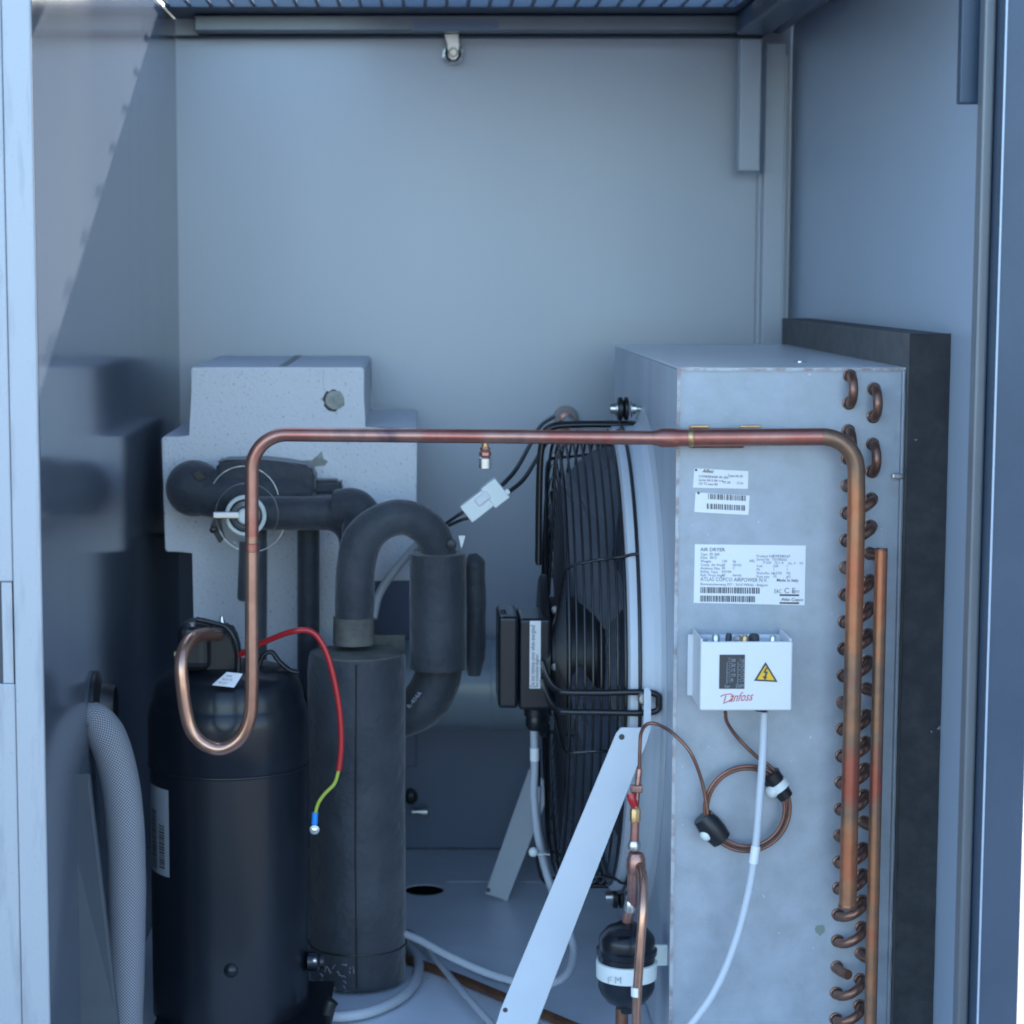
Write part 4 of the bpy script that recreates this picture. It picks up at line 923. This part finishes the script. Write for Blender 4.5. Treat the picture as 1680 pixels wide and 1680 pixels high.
lathe('paper_sleeve', [(.0047, 0), (.0047, .0085)], P(1043.6, 1634, 1.935), M_label, ll, 'Z', 14, label='white paper ring around the branch')
# foam insulation lying below? floor pipe
def fl(px, py, h=.006):
    v = P(px, py, 1)-Vector((0, 0, H)); t = (h-H)/v.z; return Vector((v.x*t, v.y*t, h))
o = tube('floor_pipe', [fl(655, 1568), fl(760, 1608), fl(850, 1646), fl(960, 1692)], .0050, M_rust, None, 14); tag(o, 'brown tarnished copper pipe lying diagonally on the cabinet floor', 'copper pipe')
o = tube('floor_cable', catmull([fl(650, 1520, .012), fl(690, 1545, .012), fl(735, 1598, .014), fl(775, 1645, .016), fl(830, 1705, .006)], 8), .0036, M_cable, None, 12); tag(o, 'grey cable running straight from the accumulator towards the front strut', 'cable')
o = tube('floor_cable', catmull([fl(660, 1540, .008), fl(684, 1570, .008), fl(684, 1605, .008), fl(655, 1638, .008), fl(600, 1662, .008), fl(540, 1668, .008), fl(500, 1662, .008)], 8), .0056, M_cable, None, 14); tag(o, 'thick grey cable curling around the foot of the accumulator', 'cable')
o = tube('floor_cable', catmull([fl(668, 1528, .018), fl(740, 1570, .006), fl(800, 1598, .006), fl(850, 1612, .006), fl(900, 1610, .006)], 8), .0030, M_cabledark, None, 10); tag(o, 'thin dark cable lying beside the looping fan cable', 'cable')
# grey hose behind the arch
o = tube('grey_hose', catmull([P(612, 1015, 2.36), P(622, 975, 2.37), P(648, 935, 2.37), P(690, 888, 2.37)], 8), .0048, M_cable, None, 12); tag(o, 'light grey cable seen through the arch of foam pipe', 'cable')

# ------------------------------------------------------------------ wires, connector, sensor
bc = thing('plug_connector', 'white plastic plug connector hanging on two black wires', 'connector', P(795, 850, 2.1))
yc = 2.25
def rot_box(name, cpx, half, m, ang, parent, yy=yc):
    c_ = P(*cpx, yy); rot = Matrix.Rotation(R(-ang), 4, 'Y'); h = Vector(half)
    return box(name, c_-h, c_+h, m, parent, .0012, 2, rot)
rot_box('connector_shell', (790, 824), (.0205, .0085, .0105), M_nylon, 38, bc)
rot_box('connector_collar', (812, 808), (.0095, .0100, .0128), M_nylon, 38, bc)
rot_box('latch', (818, 818), (.014, .003, .003), M_nylon, 38, bc, yc-.006)
rot_box('latch', (792, 818), (.008, .002, .0045), M_white, 38, bc, yc-.0095)
for k, pts_ in enumerate(([P(825, 795, yc), P(848, 768, yc+.05), P(872, 725, 2.45), P(888, 698, 2.6), P(908, 684, 2.79)], [P(834, 808, yc), P(860, 785, yc+.05), P(885, 745, 2.45), P(905, 712, 2.6), P(920, 692, 2.79)],
                          [P(770, 834, yc), P(752, 845, yc), P(733, 858, yc+.02)], [P(776, 848, yc), P(757, 853, yc), P(737, 862, yc+.02)])):
    o = tube('black_wire', catmull(pts_, 8), .0024 if k < 2 else .0018, M_cabledark, None, 10)
    tag(o, ('upper black wire from the white connector to the sensor', 'lower black wire from the white connector to the sensor', 'upper short black wire left of the white connector', 'lower short black wire left of the white connector')[k], 'wire')
se = thing('pressure_sensor', 'round tan grommet with silver stem on the rear wall behind the pipe', 'sensor', P(930, 700, 2.82))
c = P(928, 686, 2.836)
lathe('grommet', [(.0165, 0), (.0165, .003), (.012, .0065), (.0085, .0065)], c, M_rubber, se, 'Y', 28)
lathe('grommet_lip', [(.0085, .006), (.0085, .011), (.006, .012), (.0001, .012)], c, M_cu_pink, se, 'Y', 24)
tube('stem', [P(930, 688, 2.82), P(939, 698, 2.79), P(946, 712, 2.76)], .0058, M_steel, se, 14)

# earth wire
ew = thing('earth_wire', 'red sleeved earth wire with bare yellow green end and blue lug', 'wire', P(516, 1365, 2.04))
tube('red_sleeve', catmull([P(392, 1075, 2.09), P(430, 1055, 2.07), P(480, 1036, 2.05), P(512, 1037, 2.05), P(533, 1065, 2.05), P(547, 1110, 2.05), P(557, 1165, 2.05), P(560, 1220, 2.05), P(556, 1264, 2.05)], 8), .0028, M_redwire, ew, 12)
tube('wire_core', catmull([P(556, 1262, 2.05), P(549, 1285, 2.05), P(533, 1302, 2.05), P(522, 1318, 2.05), P(517, 1336, 2.05)], 8), .0018, M_yg, ew, 10)
tube('blue_lug', [P(517, 1333, 2.05), P(516, 1352, 2.05)], .0031, M_blue, ew, 12)
tube('ring_terminal', circle_pts(P(516, 1361, 2.05), .0036, 'Y', 20), .0016, M_steel, ew, 8, closed=True)
lathe('terminal_stud', [(.003, 0), (.003, .003), (.0001, .004)], P(516, 1361, 2.05), M_steel, ew, 'Y', 12)

# ------------------------------------------------------------------ braided hose at left
bh = thing('braided_hose', 'pale grey braided hose emerging from a black grommet in the left wall', 'hose', P(205, 1680, 2.02))
hp_ = catmull([P(136, 1176, 2.03), P(158, 1182, 2.03), P(182, 1225, 2.03), P(198, 1290, 2.03), P(206, 1370, 2.03), P(208, 1450, 2.03), P(207, 1540, 2.03), P(205, 1620, 2.03), P(203, 1710, 2.03)], 10)
tube('braid', hp_, lambda t: .0125+.006*min(1, t*5), M_braid, bh, 28, wob=.04)
g0 = P(132, 1155, 2.03)
bm = bmesh.new(); add_lathe(bm, [(.034, .0005), (.034, .004), (.024, .009), (.020, .020), (.019, .021)], (XL, 2.06, Z(1165, 2.04)), 'X', 32, False); mk('grommet', bm, M_plastic, bh, True)

# groups of alike things
for stem, grp in (('support_strut', 'support struts beside the fan'), ('black_wire', 'black wires at the white connector'), ('cable_marker', 'white marker sleeves on the grey cables'),
                  ('insulated_pipe', 'straight foam covered pipes before the polystyrene block'), ('floor_cable', 'cables lying on the cabinet floor')):
    for o in COL.objects:
        if o.parent is None and o.name.split('.')[0] == stem: o['group'] = grp
